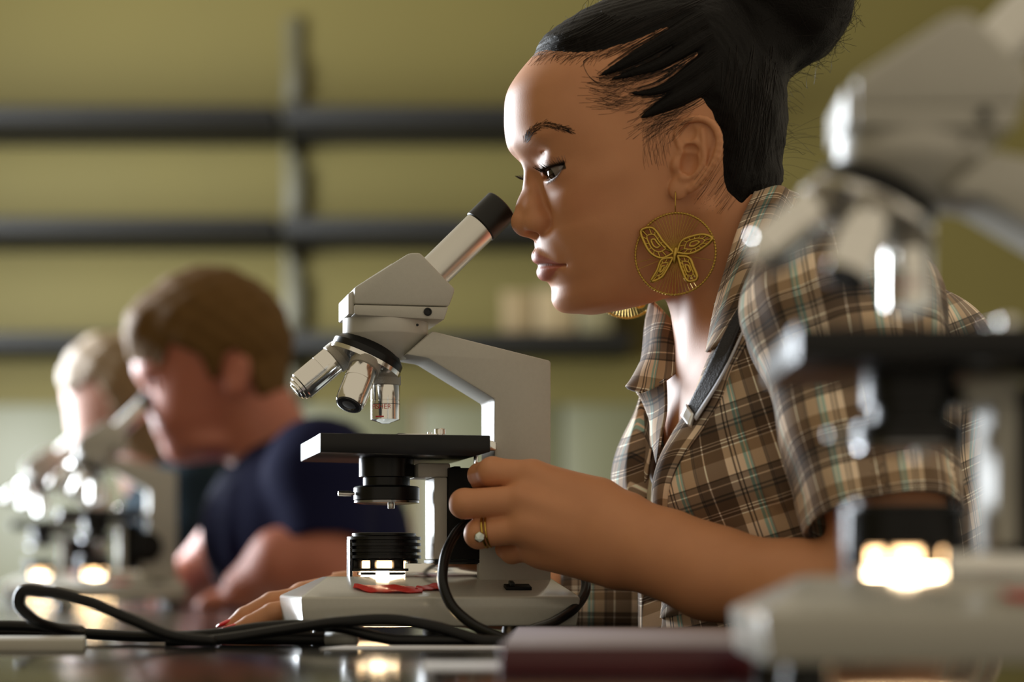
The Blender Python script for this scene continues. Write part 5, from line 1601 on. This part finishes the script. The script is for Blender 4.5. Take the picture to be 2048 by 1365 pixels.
T4.ell(W4(395, 1075), (112, 150, 125), 0); T4.chain([W4(310, 960), W4(390, 1050)], [52, 90], 12); T4.chain([W4(390, 1040, -.1), W4(390, 1065, -.16)], [60, 42], 12)
benchcut(T4)
v1, f1 = T4.mesh(); p4.append((v1 / 1000., f1))
vs = []; fs = []; o_ = 0
for v1, f1 in p4: vs.append(v1); fs.append(f1 + o_); o_ += len(v1)
far = mesh_obj('person', np.concatenate(vs), np.concatenate(fs), M_FAIR)
tag(far, 'farthest blurred student with light brown hair, half hidden behind the boy', 'person', 'students at the bench')
C4 = SDF(W4(120, 960) * [1, 0, 1] + [0, (YT - .12) * 1000, 0], W4(390, 670) * [1, 0, 1] + [0, (YT + .12) * 1000, 0], 3.0)
C4.ell(W4(244, 778), (104, 82, 98), 0, R=rotY(-12)); C4.chain([W4(285, 800), W4(305, 920)], [66, 52], 20)
x, y, z = C4.xyz((slice(None),) * 3)
C4.d += (2.2 * np.sin(x * .13 + 1.4 * np.sin(z * .05)) * np.sin(z * .1 + y * .06)).astype(np.float32)
pd = rect_poly(C4, [(100, 760), (110, 640), (420, 640), (420, 980), (262, 980), (232, 860), (222, 800), (195, 762), (165, 768), (140, 790)], YT - .05)
C4.d = smax(C4.d, (-pd[:, None, :]).astype(np.float32) + 0 * C4.d, 6)
v1, f1 = C4.mesh(); mesh_obj('hair', relax(v1, f1, 2, .5) / 1000., f1, M_LIGHTHAIR, far)
S4 = SDF(W4(200, 1600) * [1, 0, 1] + [0, (YT - .24) * 1000, 0], W4(640, 900) * [1, 0, 1] + [0, (YT + .22) * 1000, 0], 4.5)
S4.ell(W4(395, 1070), (125, 170, 140), 0); S4.chain([W4(400, 1080), W4(440, 1590)], [122, 130], 30)
S4.chain([W4(385, 1000, -.13), W4(390, 1065, -.16)], [66, 58], 16)
S4.cone(W4(305, 890), W4(312, 965), 58, 60, 4, 'cut')
benchcut(S4)
v1, f1 = S4.mesh(); mesh_obj('shirt', relax(v1, f1, 3, .5) / 1000., f1, M_TEAL, far)
# ================================================================ cables, notebook, papers on the bench
M_CORD = mat_new('black_cord', (0.006, 0.006, 0.006), .30, spec=.25)
def cable(name, pts, label, group='black power cords', rad=.0034, n=80):
    W = curve_pts([P(*p) for p in pts], n)
    W[:, 2] = np.maximum(W[:, 2], rad + .0002)
    o = tube_obj(name, W, rad, M_CORD, None, 12)
    return tag(o, label, 'cord', group)
cable('power_cord', [(952, 1040, -.026), (926, 1054, -.034), (902, 1085, -.052), (887, 1128, -.070), (886, 1170, -.082), (902, 1210, -.090), (940, 1246, -.100), (990, 1271, -.114), (1060, 1290, -.135), (1150, 1300, -.16)],
      'black power cord looping down in front of the sharp microscope\'s arm')
cable('power_cord', [(1128, 1075, .030), (1156, 1110, .012), (1170, 1150, -.010), (1170, 1185, -.026), (1150, 1216, -.040), (1112, 1242, -.056), (1060, 1262, -.085), (1020, 1280, -.105)],
      'black cord curving down below the woman\'s wrist, right of the base')
cable('power_cord', [(-60, 1252, -.10), (60, 1254, -.11), (160, 1262, -.12), (105, 1255, -.15), (62, 1236, -.165), (37, 1207, -.17), (42, 1186, -.17), (88, 1184, -.17), (170, 1202, -.175), (262, 1240, -.18), (340, 1272, -.18), (430, 1284, -.17)],
      'black cord rising in a raised loop at the lower left', n=120)
cable('power_cord', [(-60, 1262, -.06), (120, 1266, -.07), (300, 1274, -.09), (420, 1270, -.11), (520, 1256, -.115), (600, 1251, -.115), (680, 1256, -.12), (760, 1276, -.125), (840, 1288, -.13), (980, 1290, -.13)],
      'black cord lying across the bench in front of the sharp microscope\'s base', n=100)
cable('power_cord', [(330, 1290, -.14), (440, 1280, -.135), (560, 1262, -.13), (680, 1245, -.128), (790, 1241, -.128), (870, 1254, -.13), (950, 1278, -.135), (1010, 1290, -.14)],
      'black cord arching highest before the front of the sharp microscope\'s base', n=100)
# marker with grey cap
a, b = P(438, 1288, -.10), P(652, 1288, -.112); a[2] = b[2] = .0041
pen = tube_obj('marker_pen', [a, a + (b - a) * .02, b], [.0030, .0040, .0040], M_RUBBER, None, 16)
c = b + (b - a) * .28
v, f = tube([b, c, c + (c - b) * .05], [.0042, .0042, .0030], 16); mesh_obj('cap', v, f, mat_new('grey_cap', (.34, .34, .31), .5), pen)
tag(pen, 'black marker pen with a grey cap lying under the cords', 'pen')
# cord plug
pc = P(868, 1274, -.118); pc[2] = .0062
plug = box('cord_plug', -.006, .006, -.005, .005, -.006, .006, M_RUBBER, None, .0015, M=Matrix.Translation(Vector(pc)) @ Matrix.Rotation(.5, 4, 'Z'))
lathe('metal_tip', [(.0022, 0), (.0022, .009), (.0012, .0105)], M_CHROME, plug, Vector(pc) + Vector((.005, .0015, 0)), (1, .3, 0.1), 16)
tag(plug, 'small black cord plug with a metal tip beside the base', 'plug')

def slab(name, corners, z0, z1, mat, parent=None, bev=.0008):
    bm = bmesh.new()
    a = [bm.verts.new((p[0], p[1], z0)) for p in corners]; b = [bm.verts.new((p[0], p[1], z1)) for p in corners]
    bm.faces.new(a[::-1]); bm.faces.new(b)
    n = len(corners)
    for i in range(n): bm.faces.new((a[i], a[(i + 1) % n], b[(i + 1) % n], b[i]))
    bmesh.ops.recalc_face_normals(bm, faces=bm.faces)
    if bev: bmesh.ops.bevel(bm, geom=list(bm.edges), offset=bev, segments=2, affect='EDGES', profile=.5)
    return bm_obj(name, bm, mat, parent, True)
def gp(px, d): return ((px - 1024) / FPX * d, d - D0)
M_PAPER = mat_new('white_paper', (.62, .61, .60), .7)
M_COVER = mat_new('dark_red_cover', (.085, .012, .018), .35)
M_COVERTOP = mat_new('pale_lilac_cover', (.30, .26, .28), .45)
cor = [gp(1000, .90), gp(1560, .90), gp(1500, 1.24), gp(1035, 1.24)]
nb = empty('notebook', (0, 0, 0))
slab('back_cover', cor, .0004, .0022, M_COVER, nb)
ins = [(x + (.002 if i in (0, 3) else -.002), y + (.0015 if i in (0, 1) else -.0015)) for i, (x, y) in enumerate(cor)]
slab('pages', ins, .0023, .0102, mat_new('page_block', (.30, .10, .11), .7), nb, .0003)
slab('front_cover', cor, .0103, .0126, M_COVERTOP, nb)
cy = [(cor[0][0], cor[0][1] - .0012), (cor[1][0], cor[1][1] - .0012), (cor[1][0], cor[1][1] + .0005), (cor[0][0], cor[0][1] + .0005)]
slab('spine', cy, .0004, .0122, M_COVER, nb, .0004)
tag(nb, 'blurred notebook with pale cover and dark red spine in the foreground', 'notebook')
def sheet(name, corners, z, label, mat=M_PAPER):
    return tag(slab(name, corners, z, z + .0007, mat, None, 0), label, 'paper')
sheet('paper_sheet', [gp(640, 1.205), gp(1010, 1.205), gp(1010, 1.262), gp(690, 1.262)], .0003, 'thin white paper sheet flat on the bench before the sharp microscope')
sheet('paper_slip', [gp(840, .94), gp(1000, .94), gp(1000, 1.02), gp(848, 1.02)], .0003, 'blurred pale paper slip poking out left of the notebook')
pad = slab('note_pad', [gp(-160, 1.17), gp(168, 1.17), gp(172, 1.235), gp(-160, 1.235)], .0003, .0075, mat_new('cream_pad', (.50, .48, .42), .7), None, .0010)
tag(pad, 'thick pale note pad at the lower left edge of the picture', 'pad')
